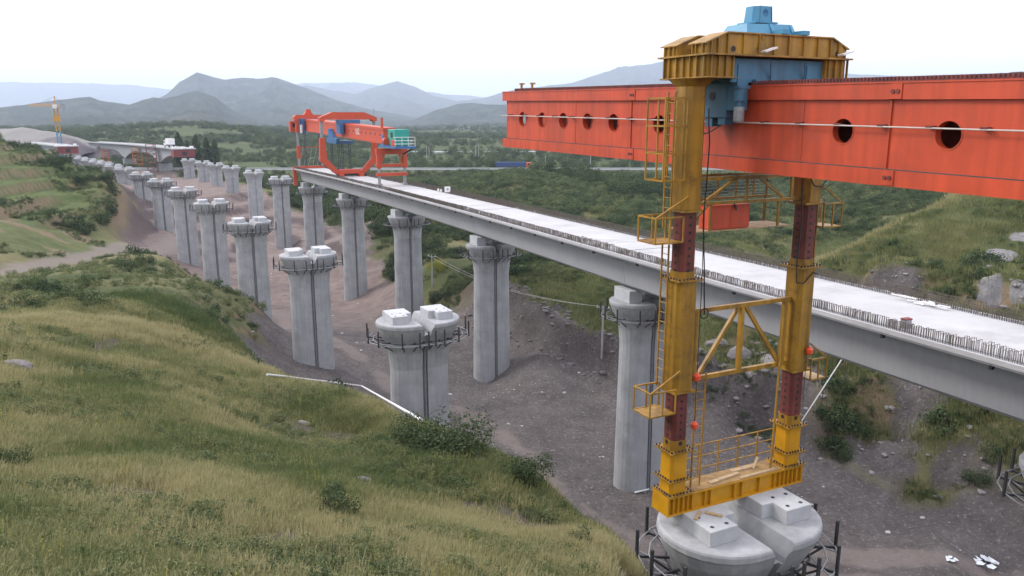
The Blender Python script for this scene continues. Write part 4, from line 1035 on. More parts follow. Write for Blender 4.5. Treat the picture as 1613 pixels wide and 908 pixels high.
# ================================================================== FAR BRIDGES cast in place
def cast_bridge(LN, s0, s1, piers, mid, deep, name_label, hw=3.9):
    p0 = along(LN, s0); t = thing('haunched_bridge', name_label, 'bridge', (p0[0], p0[1], p0[2]), 0)
    top, rings, n = [], [], 40
    def sec(s):
        q = along(LN, s); h = q[3]; tx, ty = math.cos(h), -math.sin(h)
        d = min(abs(s-p) for p in piers); span = .82
        k = max(0, 1 - d/span); dep = mid + (deep-mid)*k**1.8
        z = q[2] + 4.4 - p0[2]
        P = lambda o, zz: (q[0]-p0[0]+tx*o, q[1]-p0[1]+ty*o, z+zz)
        return [P(-hw,0),P(-hw,-.35),P(-2.4,-.7),P(-2.2,-dep),P(2.2,-dep),P(2.4,-.7),P(hw,-.35),P(hw,0)]
    mb = MB().rings([sec(s0 + (s1-s0)*k/n) for k in range(n+1)]); mb.build('haunched_girder', M['girder'], t)
    rp = MB()
    for k in range(n):
        for o in (-hw+.15, hw-.15):
            sa, sb_ = s0+(s1-s0)*k/n, s0+(s1-s0)*(k+1)/n
            qa, qb = along(LN, sa), along(LN, sb_)
            A_ = (qa[0]-p0[0]+math.cos(qa[3])*o, qa[1]-p0[1]-math.sin(qa[3])*o, qa[2]-p0[2]+4.55); B_ = (qb[0]-p0[0]+math.cos(qb[3])*o, qb[1]-p0[1]-math.sin(qb[3])*o, qb[2]-p0[2]+4.55)
            rp.bar(A_, B_, .25, .3)
    rp.build('kerb', M['deck'], t)
    for p in piers:
        q = along(LN, p); gb = gz(q[0], q[1]) - 1; h = q[3]
        c = Vector((q[0]-p0[0], q[1]-p0[1], 0)); X = Vector((math.cos(h), -math.sin(h), 0)); Yv = Vector((math.sin(h), math.cos(h), 0))
        zt = q[2] + 4.4 - p0[2] - deep + .05; zb = gb - p0[2]
        MB().rings([[tuple(c + X*sx*3.0 + Yv*sy*1.7 + Vector((0,0,z))) for sx, sy in ((-1,-1),(1,-1),(1,1),(-1,1))] for z in (zb, zt)]).build('pier', M['concrete'], t)
    return t, p0
CB, cp0 = cast_bridge(LINE_R, 9.58, 15.4, (10.65, 12.95, 15.2), 3.2, 7.6, 'pale haunched concrete bridge beyond the last bare piers')
CB2, cp1 = cast_bridge(LINE_L, 12.35, 15.5, (13.6, 15.3), 3.2, 6.2, 'short grey cast bridge section beside the tower crane')
def formwork(LN, s, label):
    q = along(LN, s); t = thing('form_traveller', label, 'formwork', (q[0], q[1], q[2]), -q[3], 'red formwork boxes at cast bridge ends')
    MB().box(-4.2,4.2,0,5.5,1.0,4.1).build('form_box', M['form_red'], t)
    MB().box(-4.5,4.5,-.5,6,4.1,4.5).build('top_deck', M['deck'], t)
    MB().box(-.9,.9,-.06,-.001,1.6,3.2).build('opening', M['black'], t)
    for x in (-4.0,-2.2,2.2,4.0): MB().box(x-.12,x+.12,-.12,-.002,1.0,4.1).build('rib', M['form_red'], t)
    for x in (-3.5,0,3.3): MB().box(x-.6,x+.6,1,3,4.5,5.1+.2*(x>0)).build('load', M['white'], t)
formwork(LINE_R, 9.38, 'red oxide formwork box closing the end of the haunched bridge')
formwork(LINE_L, 12.0, 'red oxide formwork box on the short section near the tower crane')
def lattice(p, w, h, m, label, rz=0.4, name='scaffold_tower', cat='scaffold', nb=6):
    t = thing(name, label, cat, p, rz)
    for sx in (-1,1):
        for sy in (-1,1): MB().box(sx*w/2-.14,sx*w/2+.14,sy*w/2-.14,sy*w/2+.14,0,h).build('leg', M[m], t)
    for k in range(nb):
        z0, z1 = h*k/nb, h*(k+1)/nb
        for s in (-1,1):
            MB().bar((-w/2,s*w/2,z0),(w/2,s*w/2,z1),.16,.16).build('brace', M[m], t); MB().bar((s*w/2,w/2,z0),(s*w/2,-w/2,z1),.16,.16).build('brace', M[m], t)
        MB().box(-w/2,w/2,-w/2,w/2,z1-.12,z1).build('platform', M[m], t)
    return t
for px, pyt, Y, w, m, lab in ((165,236,425,2.6,'orange_scaf','slim orange scaffold tower under the haunched bridge, away from the red hoist'),(215,234,395,4.2,'orange_scaf','wide orange scaffold tower between the bridge haunches beside the red hoist'),(237,228,362,4.0,'form_red','red lattice hoist tower against the haunched bridge')):
    q = at(px, pyt, Y); g = gz(q[0], q[1]); lattice((q[0], q[1], g), w, q[2]-g, m, lab)
# site lorry on the far bridge
def lorry(p, rz, label, L, colour, cab, group=None, name='lorry', cat='truck', hcargo=2.7, scale=1.0):
    t = thing(name, label, cat, p, rz, group); s = scale
    MB().box(-1.2*s,1.2*s,0,L,1.0*s,1.25*s).build('chassis', M['steel_dark'], t)
    MB().box(-1.25*s,1.25*s,0,L-.0,1.26*s,(1.26+hcargo)*s).build('cargo_body', M[colour], t, bevel=.05)
    c = MB().prism([(L+.35,.55*s),(L+2.5*s,.55*s),(L+2.5*s,1.9*s),(L+2.2*s,3.1*s),(L+.35,3.1*s)],'x',-1.2*s,1.2*s).build('cab', M[cab], t, bevel=.06)
    MB().add([(-1.05*s,L+2.515*s,1.95*s),(1.05*s,L+2.515*s,1.95*s),(1.05*s,L+2.24*s,2.98*s),(-1.05*s,L+2.24*s,2.98*s)],[(0,1,2,3)]).build('windscreen', M['glass'], c)
    for sx in (-1,1):
        MB().box(sx*1.215*s-.008,sx*1.215*s+.008,L+.9*s,L+2.0*s,1.95*s,2.8*s).build('side_window', M['glass'], c)
        for yy in ([1.2,2.4,3.6] if L > 8 else [1.2]) + [L+1.5*s]:
            MB().tube((sx*.85*s,yy,.5*s),(sx*1.2*s,yy,.5*s),.5*s,12).build('wheel', M['black'], t)
    return t
q = along(LINE_R, 10.0); lorry((q[0]-1, q[1]+1, q[2]+4.41), -q[3]+.15, 'small white site lorry parked on the haunched bridge deck', 4.5, 'white', 'white', scale=.95)
# ================================================================== TOWER CRANE
q = at(87, 165, 425); g = gz(q[0], q[1]); ch = q[2] - g
TC = thing('tower_crane', 'yellow tower crane with blue lower mast beside the grey spoil heap', 'crane', (q[0], q[1], g), math.radians(20))
def mast(z0, z1, m, name):
    w = .9
    for sx in (-1,1):
        for sy in (-1,1): MB().box(sx*w-.13,sx*w+.13,sy*w-.13,sy*w+.13,z0,z1).build(name+'_leg', M[m], TC)
    n = max(2, int((z1-z0)/1.8))
    for k in range(n):
        a, b = z0+(z1-z0)*k/n, z0+(z1-z0)*(k+1)/n
        for s in (-1,1):
            MB().bar((-w,s*w,a),(w,s*w,b),.13,.13).build(name+'_brace', M[m], TC); MB().bar((s*w,-w,b),(s*w,w,a),.13,.13).build(name+'_brace', M[m], TC)
mast(0, ch*.52, 'bluelight', 'lower_mast'); mast(ch*.52, ch*.93, 'yellow2', 'upper_mast')
MB().box(-1.5,1.5,-1.5,1.5,ch*.70,ch*.80).build('climbing_frame', M['yellow2'], TC)
MB().box(-1.6,1.6,-1.6,1.6,ch*.93,ch*.96).build('slewing_ring', M['yellow2'], TC); MB().box(-1.0,1.2,-3.0,-1.6,ch*.93,ch*1.0).build('cab', M['white'], TC)
zj = ch*.97
for o in ((-.6,0),(.6,0),(0,1.2)): MB().bar((o[0],0,zj+o[1]),(o[0]*.6-17,26,zj+o[1]*.7+.4),.2,.2).build('jib_chord', M['yellow2'], TC)
for k in range(12):
    f0, f1 = k/12, (k+.5)/12; P_ = lambda f, o: (o[0]-17*f, 26*f, zj+o[1]+.4*f)
    MB().bar(P_(f0,(-.6,0)),P_(f1,(0,1.2)),.14,.14).build('jib_brace', M['yellow2'], TC); MB().bar(P_(f0,(.6,0)),P_(f1,(0,1.2)),.14,.14).build('jib_brace', M['yellow2'], TC)
MB().bar((0,0,zj+.2),(5,-8,zj+.2),1.2,.5).build('counter_jib', M['yellow2'], TC); MB().box(3.6,5.6,-9,-7,zj-1.6,zj+.6).build('counterweight', M['concrete'], TC)
MB().bar((0,0,zj),(0,0,zj+5.2),.4,.4).build('apex', M['yellow2'], TC)
MB().tube((0,0,zj+5),(-11,17,zj+1.2),.06,5).build('pendant', M['steel_dark'], TC); MB().tube((0,0,zj+5),(5,-8,zj+.6),.06,5).build('pendant', M['steel_dark'], TC)

# ================================================================== HIGHWAYS, LORRY, POLES
def strip(name, pts, w, m, thick=.6):
    mb = MB(); rings = []
    for k, (x, y, z) in enumerate(pts):
        a = pts[max(k-1,0)]; b = pts[min(k+1,len(pts)-1)]; d = Vector((b[0]-a[0], b[1]-a[1], 0)).normalized(); n = Vector((d.y,-d.x,0))
        c = Vector((x,y,z)); rings.append([tuple(c-n*w/2), tuple(c+n*w/2), tuple(c+n*w/2-Vector((0,0,thick))), tuple(c-n*w/2-Vector((0,0,thick)))])
    o = mb.rings(rings).build(name, m); o['kind'] = 'structure'; return o
HWZ = CAMZ - 24.3
hw = [(x, 372 + .00004*x*x, HWZ + .0*x) for x in range(-300, 420, 20)]
strip('highway', hw, 12, M['asphalt'], .5)
rail_t = thing('guard_rail', 'pale steel guard rail along the near side of the highway', 'guard rail', (hw[0][0], hw[0][1]-6.2, HWZ))
gr_ = MB()
for k in range(len(hw)-1):
    gr_.bar((hw[k][0]-hw[0][0], hw[k][1]-hw[0][1], .62), (hw[k+1][0]-hw[0][0], hw[k+1][1]-hw[0][1], .62), .08, .75)
gr_.build('beam', M['rail_grey'], rail_t)
for k in range(len(hw)): MB().box(hw[k][0]-hw[0][0]-.1, hw[k][0]-hw[0][0]+.1, hw[k][1]-hw[0][1]-.1, hw[k][1]-hw[0][1]+.1, -.2, .9).build('post', M['rail_grey'], rail_t)
lw = [(x, 560 + .10*x, CAMZ - 24.6 + .004*abs(x)) for x in range(-330, 60, 30)]
strip('far_road', lw, 9, M['rail_grey'], 4.0)
q = at(781.5, 268, 369.5); lorry((q[0], q[1], HWZ), -math.pi/2, 'long dark blue lorry with a red cab on the highway', 13.6, 'truckblue', 'orange', hcargo=2.0)
def pole(px, pyt, pyb, Y, label, group=None, arm=True, r=.13):
    b = at(px, pyb, Y); tp = at(px, pyt, Y); g = gz(b[0], b[1]); H = tp[2]-g
    t = thing('utility_pole', label, 'pole', (b[0], b[1], g), 0, group)
    MB().tube((0,0,-.5),(0,0,H),r,8,r*.7).build('mast', M['board'], t)
    if arm:
        MB().bar((-.7,.35,H-.25),(.7,-.35,H-.25),.09,.09).build('cross_arm', M['board'], t)
        for s in (-.6,0,.6): MB().tube((s,-s*.5,H-.2),(s,-s*.5,H-.02),.05,6).build('insulator', M['white'], t)
    return t, Vector((b[0], b[1], g+H))
h1 = hit(681, 452, 110); h2 = hit(948, 560, 80)
_, pa = pole(681, 402, 452, h1[1], 'grey concrete utility pole by the yellow-green bush')
_, pb = pole(948, 482, 560, h2[1], 'grey concrete utility pole between the deck pier and the cut bank')
pc = Vector(tuple(at(1240, 520, 88))) + Vector((0,0,2))
for k, o in enumerate((-.55, .55)):
    pts = []
    for A_, B_ in ((pa, pb),):
        for i in range(17):
            f = i/16; c = A_.lerp(B_, f); c.z -= 4*f*(1-f)*1.5 + .1; pts.append(c + Vector((o, -o*.5, 0)))
    w = MB().path(pts, .022, 5).build('power_wire', M['white_pipe']); tag(w, 'sagging pale power wire strung between the two grey utility poles', 'wire', 'power wires')
for px, yt, yb, Y, lab in ((672,231,243,470,'one of the twin thin pale poles on the plain beside the green generator'),(676,231,243,476,'one of the twin thin pale poles on the plain beside the green generator'),(749,229,243,470,'one of the twin thin pale poles on the plain behind the blue lorry'),(754,229,243,476,'one of the twin thin pale poles on the plain behind the blue lorry'),(859,245,266,392,'single thin pale roadside pole just past the red cab of the lorry'),(930,244,266,392,'single thin pale roadside pole under the middle of the red girder')):
    pole(px, yt, yb, Y, lab, 'poles along the far highway', False, .22)
# far low buildings
def shed(px0, px1, pyt, pyb, Y, label, name='low_building', group=None):
    a, b = at(px0, pyb, Y), at(px1, pyb, Y); h = at(px0, pyt, Y)[2] - a[2]; g = min(gz(a[0],a[1]), a[2]); W = b[0]-a[0]
    t = thing(name, label, 'building', (a[0], a[1], g), 0, group); h = h + (a[2]-g)
    MB().box(0,W,0,W*.35+6,0,h).build('wall', M['white'], t)
    MB().prism([(-.5,h),(W*.35+6.5,h),((W*.35+6)/2,h+1.6)],'x',-.5,W+.5).build('roof', M['rail_grey'], t)
    for k in range(3): MB().box(W*(.2+.25*k),W*(.3+.25*k),-.05,-.002,h*.35,h*.7).build('window', M['glass'], t)
shed(713,731,203.5,207.5,1900,'lower white shed on the far slope beyond the plain, its wide wall facing the valley')
shed(740,748,201,206.5,1950,'small tall white house on the far slope beyond the wide shed')
shed(872,920,243,248,560,'long low white farm building under the end of the red girder')
shed(658,662,210,213,1700,'tiny white hut on the plain to the side of the green generator')

# ================================================================== PIPES AND DEBRIS
def lay_pipe(pix, r, label, lift=.10, name='white_pipe'):
    pts = [Vector(tuple(hit(*p))) + Vector((0,0,r+lift)) for p in pix]; t = thing(name, label, 'pipe', pts[0] - Vector((0,0,r+lift)))
    o0 = Vector(t.location)
    for A_, B_ in zip(pts[:-1], pts[1:]):
        MB().tube(A_-o0, B_-o0, r, 10).build('length', M['white'], t)
        if lift > .2:
            for f in (.06, .5, .94):
                c = A_.lerp(B_, f); g = gz(c.x, c.y)
                if c.z - r > g + .05: MB().tube(Vector((c.x, c.y, g-.1))-o0, Vector((c.x, c.y, c.z-r))-o0, .03, 6).build('support', M['steel_grey'], t)
    return t
lay_pipe([(422,606,40),(570,618,40),(664,683,30)], .075, 'long white plastic pipe lying bent along the grassy crest', .62)
_ph = hit(1256,674,55)[1]; _p1 = Vector(tuple(at(1256,674,_ph-2.2))); _p0 = Vector(tuple(at(1338,548,_ph-1.5)))
_wp = thing('white_pole', 'thin straight white pole leaning up the bank behind the yellow leg', 'pole', _p1)
MB().tube((0,0,0), _p0-_p1, .05, 8).build('shaft', M['white'], _wp)
for _f in (.02, .5, .95):
    _cc = _p1.lerp(_p0, _f); _g = gz(_cc.x, _cc.y)
    if _cc.z > _g + .2: MB().tube(Vector((_cc.x,_cc.y,_g-.2))-_p1, Vector((_cc.x,_cc.y,_cc.z))-_p1, .03, 6).build('prop', M['steel_dark'], _wp)
lay_pipe([(1000,779,50),(1022,774,50)], .07, 'short white pipe on the gravel at the foot of the deck pier')
def rock_mesh(seed, flat=.7):
    bm = bmesh.new(); bmesh.ops.create_icosphere(bm, subdivisions=2, radius=1)
    r = random.Random(seed); ax = [Vector((r.uniform(-1,1), r.uniform(-1,1), r.uniform(-1,1))).normalized() for _ in range(9)]; lim = [r.uniform(.55,.95) for _ in ax]
    for v in bm.verts:
        for a, l_ in zip(ax, lim):
            d = v.co.dot(a)
            if d > l_: v.co -= a*(d-l_)
        v.co.z *= flat
    me = bpy.data.meshes.new('rock'); bm.to_mesh(me); bm.free(); return me
ROCKS = [rock_mesh(k) for k in range(5)]
for me in ROCKS: me.materials.append(M['rock'])
RUB = []
for k in range(5):
    me = rock_mesh(k+20, .45); me.materials.append(M['rubble']); RUB.append(me)
for k, (px, py, s, lab) in enumerate(((22,582,.62,'dark rock outcrop breaking through the grass at the far left edge'),(838,480+100,.3,None),(478,668,.30,'dark stone half buried in the dry grass of the foreground slope'),(280,692,.22,'flat brown stone among the weeds of the foreground slope'),(572,766,.35,'dark stone in a bare patch under the leaning bushes'),(966,857,.40,'broken dark rock at the edge of the slope by the pier'),(172,590,.25,'pale flat stone lying on the grassy slope'))):
    if lab is None: continue
    p = hit(px, py, 6); o = inst('rock', ROCKS[k % 5], None, (p[0], p[1], p[2]+s*.1), k*1.3, (s*1.5, s, s)); tag(o, lab, 'rock')
for px, py, s, lab in ((1552,891,.95,'crumpled pale plastic sheeting heap on the gravel below the deck'),(1499,883,.42,'small scrap of plastic sheeting lying beside the larger heap')):
    t = thing('plastic_sheet', lab, 'sheeting', hit(px, py, 35)); r = random.Random(px)
    for k in range(9):
        a = r.uniform(0,6.28); c = (s*.6*math.cos(a), s*.6*math.sin(a), s*.12); bm_ = MB()
        bm_.add([(c[0]+s*.45*math.cos(a+q_)*r.uniform(.6,1), c[1]+s*.45*math.sin(a+q_)*r.uniform(.6,1), c[2]+s*r.uniform(-.05,.30)) for q_ in (0,1.3,2.4,3.6,5.0)], [(0,1,2),(0,2,3),(0,3,4)]).build('fold', M['sheet'], t)
# patches of pale rock bared on the hillside behind the deck: they follow the slope
def outcrop(px, py, rx, ry, label):
    p = hit(px, py, 66); n, m = 26, 7; rr = np.random.default_rng(px); V, F = [], []
    wob = 1 + .45*np.array([float(fbm(np.array([math.cos(2*math.pi*k/n)*1.7 + px]), np.array([math.sin(2*math.pi*k/n)*1.7]), 3, 5)[0]) for k in range(n)])
    for q in range(m):
        f = q/(m-1)
        for k in range(n):
            a = 2*math.pi*k/n; x = p[0] + rx*f*wob[k]*math.cos(a); y = p[1] + ry*f*wob[k]*math.sin(a)
            V.append((x, y, f))
    V = np.array(V); z = ground_z(V[:,0], V[:,1]) + np.where(V[:,2] > .99, -.12, .05 + .10*rr.random(len(V))*(1-V[:,2]*.6)); f = V[:,2].copy(); V[:,2] = z; c = V.mean(0)
    F = [(q*n+k, q*n+(k+1)%n, (q+1)*n+(k+1)%n, (q+1)*n+k) for q in range(m-1) for k in range(n)]
    me = bpy.data.meshes.new('rock_outcrop'); me.from_pydata((V-c).tolist(), [], F); me.materials.append(M['outcrop']); me.update()
    o = bpy.data.objects.new('rock_outcrop', me); COL.objects.link(o); o.location = c; OUTS.append((p[0], p[1], max(rx, ry)*1.15)); return tag(o, label, 'rock')
OUTS = []
outcrop(1578,402,1.9,1.7,'pale rock patch on the grassy hill above the deck, beside a higher one')
outcrop(1562,454,1.2,1.3,'pale rock patch on the grassy hill just above the deck edge')
outcrop(1612,374,1.5,1.6,'pale rock patch highest on the grassy hill under the girder')
outcrop(1610,458,1.1,1.3,'pale rock patch at the edge of the hill next to the deck')
for px, py, s, lab in ((1130,545,1.5,'rounded grey boulder heap seen through the yellow lattice brace'),(1168,560,1.7,'broad grey boulder beside the heap behind the yellow lattice brace'),(1210,570,1.3,'grey boulder between the bushes behind the right yellow column'),(1180,590,.9,'smaller grey boulder low on the bank behind the lattice brace')):
    p = hit(px, py, 70); o = inst('boulder', ROCKS[px % 5], None, (p[0], p[1], p[2]), px*.1, (s*1.0, s*.8, s*.9)); tag(o, lab, 'rock')
# loose stones and white rubble scattered on the gravel: nobody could count it
def scatter_stones(n, poly, meshes, smin, smax, name, label, seed, cond=None):
    r = np.random.default_rng(seed); xs, ys = [p[0] for p in poly], [p[1] for p in poly]
    X = r.uniform(min(xs), max(xs), n*6); Y = r.uniform(min(ys), max(ys), n*6); k = inpoly(X, Y, poly)
    if cond is not None: k &= cond(X, Y, r)
    X, Y = X[k][:n], Y[k][:n]; Z = ground_z(X, Y); vs, fs = [], []; o = 0
    S = smin*(smax/smin)**(r.random(len(X))**2.2)
    cache = []
    for me in meshes:
        v = np.array([tuple(q.co) for q in me.vertices]); cache.append((v, [tuple(p_.vertices) for p_ in me.polygons]))
    for x, y, z, s in zip(X, Y, Z, S):
        v, f_ = cache[r.integers(len(cache))]; a = r.uniform(0, 6.28); ca, sa = math.cos(a), math.sin(a)
        st = np.array([1.2, .9, .8])*s; w = v*st; w = np.stack([w[:,0]*ca-w[:,1]*sa+x, w[:,0]*sa+w[:,1]*ca+y, w[:,2]+z+s*.15], 1)
        vs.append(w); fs.extend([tuple(i+o for i in q) for q in f_]); o += len(v)
    me = bpy.data.meshes.new(name); me.from_pydata(np.concatenate(vs).tolist(), [], fs); me.materials.append(meshes[0].materials[0]); me.update()
    ob = bpy.data.objects.new(name, me); COL.objects.link(ob); ob['kind'] = 'stuff'; tag(ob, label, 'stones'); return ob
LOWP = []
for k in range(3):
    bm = bmesh.new(); bmesh.ops.create_icosphere(bm, subdivisions=1, radius=1); r = random.Random(k)
    for v in bm.verts: v.co *= r.uniform(.65,1.1); v.co.z *= .6
    me = bpy.data.meshes.new('stone'); bm.to_mesh(me); bm.free(); LOWP.append(me)
LOWR = [m_.copy() for m_ in LOWP]
for m_ in LOWP: m_.materials.append(M['rock'])
for m_ in LOWR: m_.materials.append(M['rubble'])
NEARG = [(x, y) for x, y in GRAVEL if y < 200]
scatter_stones(5200, NEARG, LOWP, .03, .22, 'loose_stones', 'loose grey stones scattered over the gravel valley floor', 1, lambda X, Y, r: r.random(len(X)) < np.clip(.12 + 1.1*np.maximum(fbm(X*.12, Y*.12, 3, 7), 0), 0, 1))
scatter_stones(800, NEARG, LOWR, .05, .34, 'white_rubble', 'pale broken concrete and litter scattered on the gravel floor', 2, lambda X, Y, r: (fbm(X*.16, Y*.16, 3, 9) > .16) & (dist_poly(X, Y, TRACK1) > 1.5))

GUL = GULLY + [(16,70)]
scatter_stones(1500, GULLY, LOWP, .06, .5, 'spoil_stones', 'grey stones and scree over the spoil mounds', 5)
# ---- spoil heaps by the tower crane
def heap(name, label, pix, Y, depth, m, seed, foot):
    """an uneven dumped heap: crest from the outline, slopes at the angle of rest"""
    n = 60; px = np.linspace(pix[0][0], pix[-1][0], n); py = np.interp(px, [p[0] for p in pix], [p[1] for p in pix]); rows = []
    C = np.stack([at(a, b, Y) for a, b in zip(px, py)]); zf = CAMZ + foot
    for t in np.linspace(-1, 1, 21):
        x = C[:,0] + 0*t; y = C[:,1] + t*depth; f = 1 - abs(t)**1.1
        z = zf + np.maximum(C[:,2]-zf, 0)*f + 1.2*fbm(x*.08, y*.08, 4, seed)*(f > .02)
        rows.append(np.stack([x, y, z], 1))
    V = np.concatenate(rows); i = np.arange(20)[:,None]*n; j = np.arange(n-1)[None]; Q = np.stack([i+j, i+j+1, i+n+j+1, i+n+j], -1).reshape(-1,4)
    c = V.mean(0); V = V - c
    me = bpy.data.meshes.new(name); me.from_pydata(V.tolist(), [], Q.tolist()); me.materials.append(M[m]); me.polygons.foreach_set('use_smooth', [True]*len(me.polygons)); me.update()
    o = bpy.data.objects.new(name, me); COL.objects.link(o); o.location = c; return tag(o, label, 'spoil heap')
M['spoil'] = mat('dumped_grey_spoil', (.13, .115, .12), .95, var=.3, scale=.15)
M['fill'] = mat('pale_engineered_fill', (.20, .19, .175), .95, var=.15, scale=.1)
heap('spoil_heap', 'dark grey spoil heap behind the foot of the tower crane', [(38,236),(52,224),(75,216),(100,214),(120,220),(135,232),(142,240)], 455, 30, 'spoil', 3, -24)
heap('spoil_heap', 'dark grey spoil slope under the near end of the haunched bridge', [(118,262),(128,246),(140,236),(158,228),(178,236),(205,252),(215,262)], 470, 26, 'spoil', 4, -28)
heap('embankment', 'broad pale earth embankment behind the tower crane', [(-160,214),(-60,206),(0,203),(35,201),(70,205),(110,215),(135,225),(150,236)], 540, 60, 'fill', 5, -24)

BANK = [(-10,108),(-2,100),(2,92),(7,86),(12,80.5),(18,77),(26,74),(30,78),(24,84),(16,86),(10,92),(4,100),(-4,112)]
scatter_stones(900, BANK, LOWP, .08, .55, 'bank_scree', 'broken rock and scree on the eroded cut bank', 6)
# ================================================================== VEGETATION
def leaf_material(name, pal, rough=.8):
    m = bpy.data.materials.new(name); m.use_nodes = True; nt = m.node_tree; n, l = nt.nodes, nt.links; b = n['Principled BSDF']
    b.inputs['Roughness'].default_value = rough; b.inputs['Specular IOR Level'].default_value = .2
    at_ = n.new('ShaderNodeAttribute'); at_.attribute_type = 'INSTANCER'; at_.attribute_name = 'tint'
    oi = n.new('ShaderNodeObjectInfo')
    ad = n.new('ShaderNodeMath'); ad.operation = 'ADD'; l.new(at_.outputs['Fac'], ad.inputs[0])
    sc = n.new('ShaderNodeAttribute'); sc.attribute_name = 'shade'
    ml = n.new('ShaderNodeMath'); ml.operation = 'MULTIPLY_ADD'; l.new(sc.outputs['Fac'], ml.inputs[0]); ml.inputs[1].default_value = .35; ml.inputs[2].default_value = -.17
    l.new(ml.outputs[0], ad.inputs[1])
    cr = n.new('ShaderNodeValToRGB'); els = cr.color_ramp.elements
    for k, (p, c) in enumerate(pal):
        e = els[k] if k < 2 else els.new(p); e.position = p; e.color = (*c, 1)
    l.new(ad.outputs[0], cr.inputs[0])
    l.new(cr.outputs[0], b.inputs['Base Color'])
    tr = n.new('ShaderNodeBsdfTranslucent'); l.new(cr.outputs[0], tr.inputs['Color'])
    mx = n.new('ShaderNodeMixShader'); mx.inputs[0].default_value = .25; l.new(b.outputs[0], mx.inputs[1]); l.new(tr.outputs[0], mx.inputs[2])
    l.new(mx.outputs[0], n['Material Output'].inputs['Surface'])
    return m
M['grass'] = leaf_material('grass_blades', [(0,(.082,.122,.042)),(.35,(.148,.175,.066)),(.62,(.245,.245,.105)),(1,(.40,.36,.19))])
M['leaf'] = leaf_material('shrub_leaves', [(0,(.025,.045,.022)),(.4,(.055,.085,.036)),(.75,(.105,.14,.058)),(1,(.19,.205,.09))])
M['leaf_solo'] = leaf_material('bush_leaves', [(0,(.045,.070,.030)),(.06,(.065,.095,.042)),(.12,(.085,.115,.052)),(.18,(.12,.15,.07))])
M['leaf_bright'] = leaf_material('yellow_green_leaves', [(0,(.25,.26,.03)),(.5,(.36,.34,.04)),(.8,(.42,.38,.06)),(1,(.5,.45,.08))])

def raw_mesh(name, V, F, m, shade=None):
    me = bpy.data.meshes.new(name); me.from_pydata(V, [], F); me.materials.append(m)
    if shade is not None:
        a = me.attributes.new('shade', 'FLOAT', 'POINT'); a.data.foreach_set('value', np.array(shade, np.float32))
    me.update(); return me
def tuft(seed, n, h, spread, w, seedheads=False, m='grass'):
    r = random.Random(seed); V, F, S = [], [], []
    for k in range(n):
        a = r.uniform(0, 6.283); d = spread*math.sqrt(r.random()); bx, by = d*math.cos(a), d*math.sin(a)
        hh = h*r.uniform(.5,1.15); la = a + r.uniform(-.9,.9); ln = hh*r.uniform(.15,.65); ox, oy = ln*math.cos(la), ln*math.sin(la)
        px_, py_ = -math.sin(la+.7)*w/2, math.cos(la+.7)*w/2; o = len(V); s = r.random()
        V += [(bx-px_,by-py_,-.03),(bx+px_,by+py_,-.03),(bx+ox*.4+px_*.8,by+oy*.4+py_*.8,hh*.6),(bx+ox*.4-px_*.8,by+oy*.4-py_*.8,hh*.6),(bx+ox,by+oy,hh*.95)]
        F += [(o,o+1,o+2,o+3),(o+3,o+2,o+4)]; S += [s]*5
    return raw_mesh('grass_tuft', V, F, M[m], S)
def bush(seed, nl, size, lobes=6, hfac=.8, leaf=.12, m='leaf', name='shrub', stems=True):
    """leaf-sized faces through several uneven lobes"""
    r = random.Random(seed); V, F, S = [], [], []
    L = [(0,0,.45*hfac,.6)]
    for k in range(lobes):
        a = r.uniform(0,6.283); d = r.uniform(.25,.62); L.append((d*math.cos(a), d*math.sin(a), r.uniform(.25,.95)*hfac, r.uniform(.26,.46)))
    for k in range(nl):
        cx_, cy_, cz_, cr_ = L[r.randrange(len(L))]
        while True:
            v = Vector((r.uniform(-1,1), r.uniform(-1,1), r.uniform(-1,1)))
            if .25 < v.length < 1: break
        v = v.normalized()*(cr_*(.55+.45*r.random()**.5)); c = Vector((cx_,cy_,cz_)) + v
        if c.z < -.02: c.z = abs(c.z)*.3
        nrm = (v.normalized() + Vector((r.uniform(-.8,.8), r.uniform(-.8,.8), r.uniform(-.3,.9)))).normalized()
        t1 = nrm.cross(Vector((r.uniform(-1,1), r.uniform(-1,1), r.uniform(-1,1)))).normalized(); t2 = nrm.cross(t1)
        q = leaf*r.uniform(.6,1.3); o = len(V); s = r.random()
        V += [tuple((c - t1*q)*size), tuple((c + t2*q*.55)*size), tuple((c + t1*q)*size), tuple((c - t2*q*.55)*size)]; F.append((o,o+1,o+2,o+3)); S += [s]*4
    return raw_mesh(name, V, F, M[m], S)
def poplar(seed, nl, H):
    r = random.Random(seed); V, F, S = [], [], []
    for k in range(nl):
        f = r.random(); z = H*(.10 + .90*f); prof = (max(0, math.sin(min(1, f*.88+.12)*math.pi))**.75)*H*.12*r.uniform(.25,1.15)
        a = r.uniform(0,6.283); c = Vector((prof*math.cos(a), prof*math.sin(a), z))
        t1 = Vector((r.uniform(-1,1), r.uniform(-1,1), r.uniform(.2,1.5))).normalized(); t2 = t1.cross(Vector((r.uniform(-1,1), r.uniform(-1,1), .1))).normalized()
        q = H*.03*r.uniform(.6,1.3); o = len(V); s = r.random()
        V += [tuple(c-t1*q), tuple(c+t2*q*.6), tuple(c+t1*q), tuple(c-t2*q*.6)]; F.append((o,o+1,o+2,o+3)); S += [s]*4
    return raw_mesh('crown', V, F, M['leaf_solo'], S)

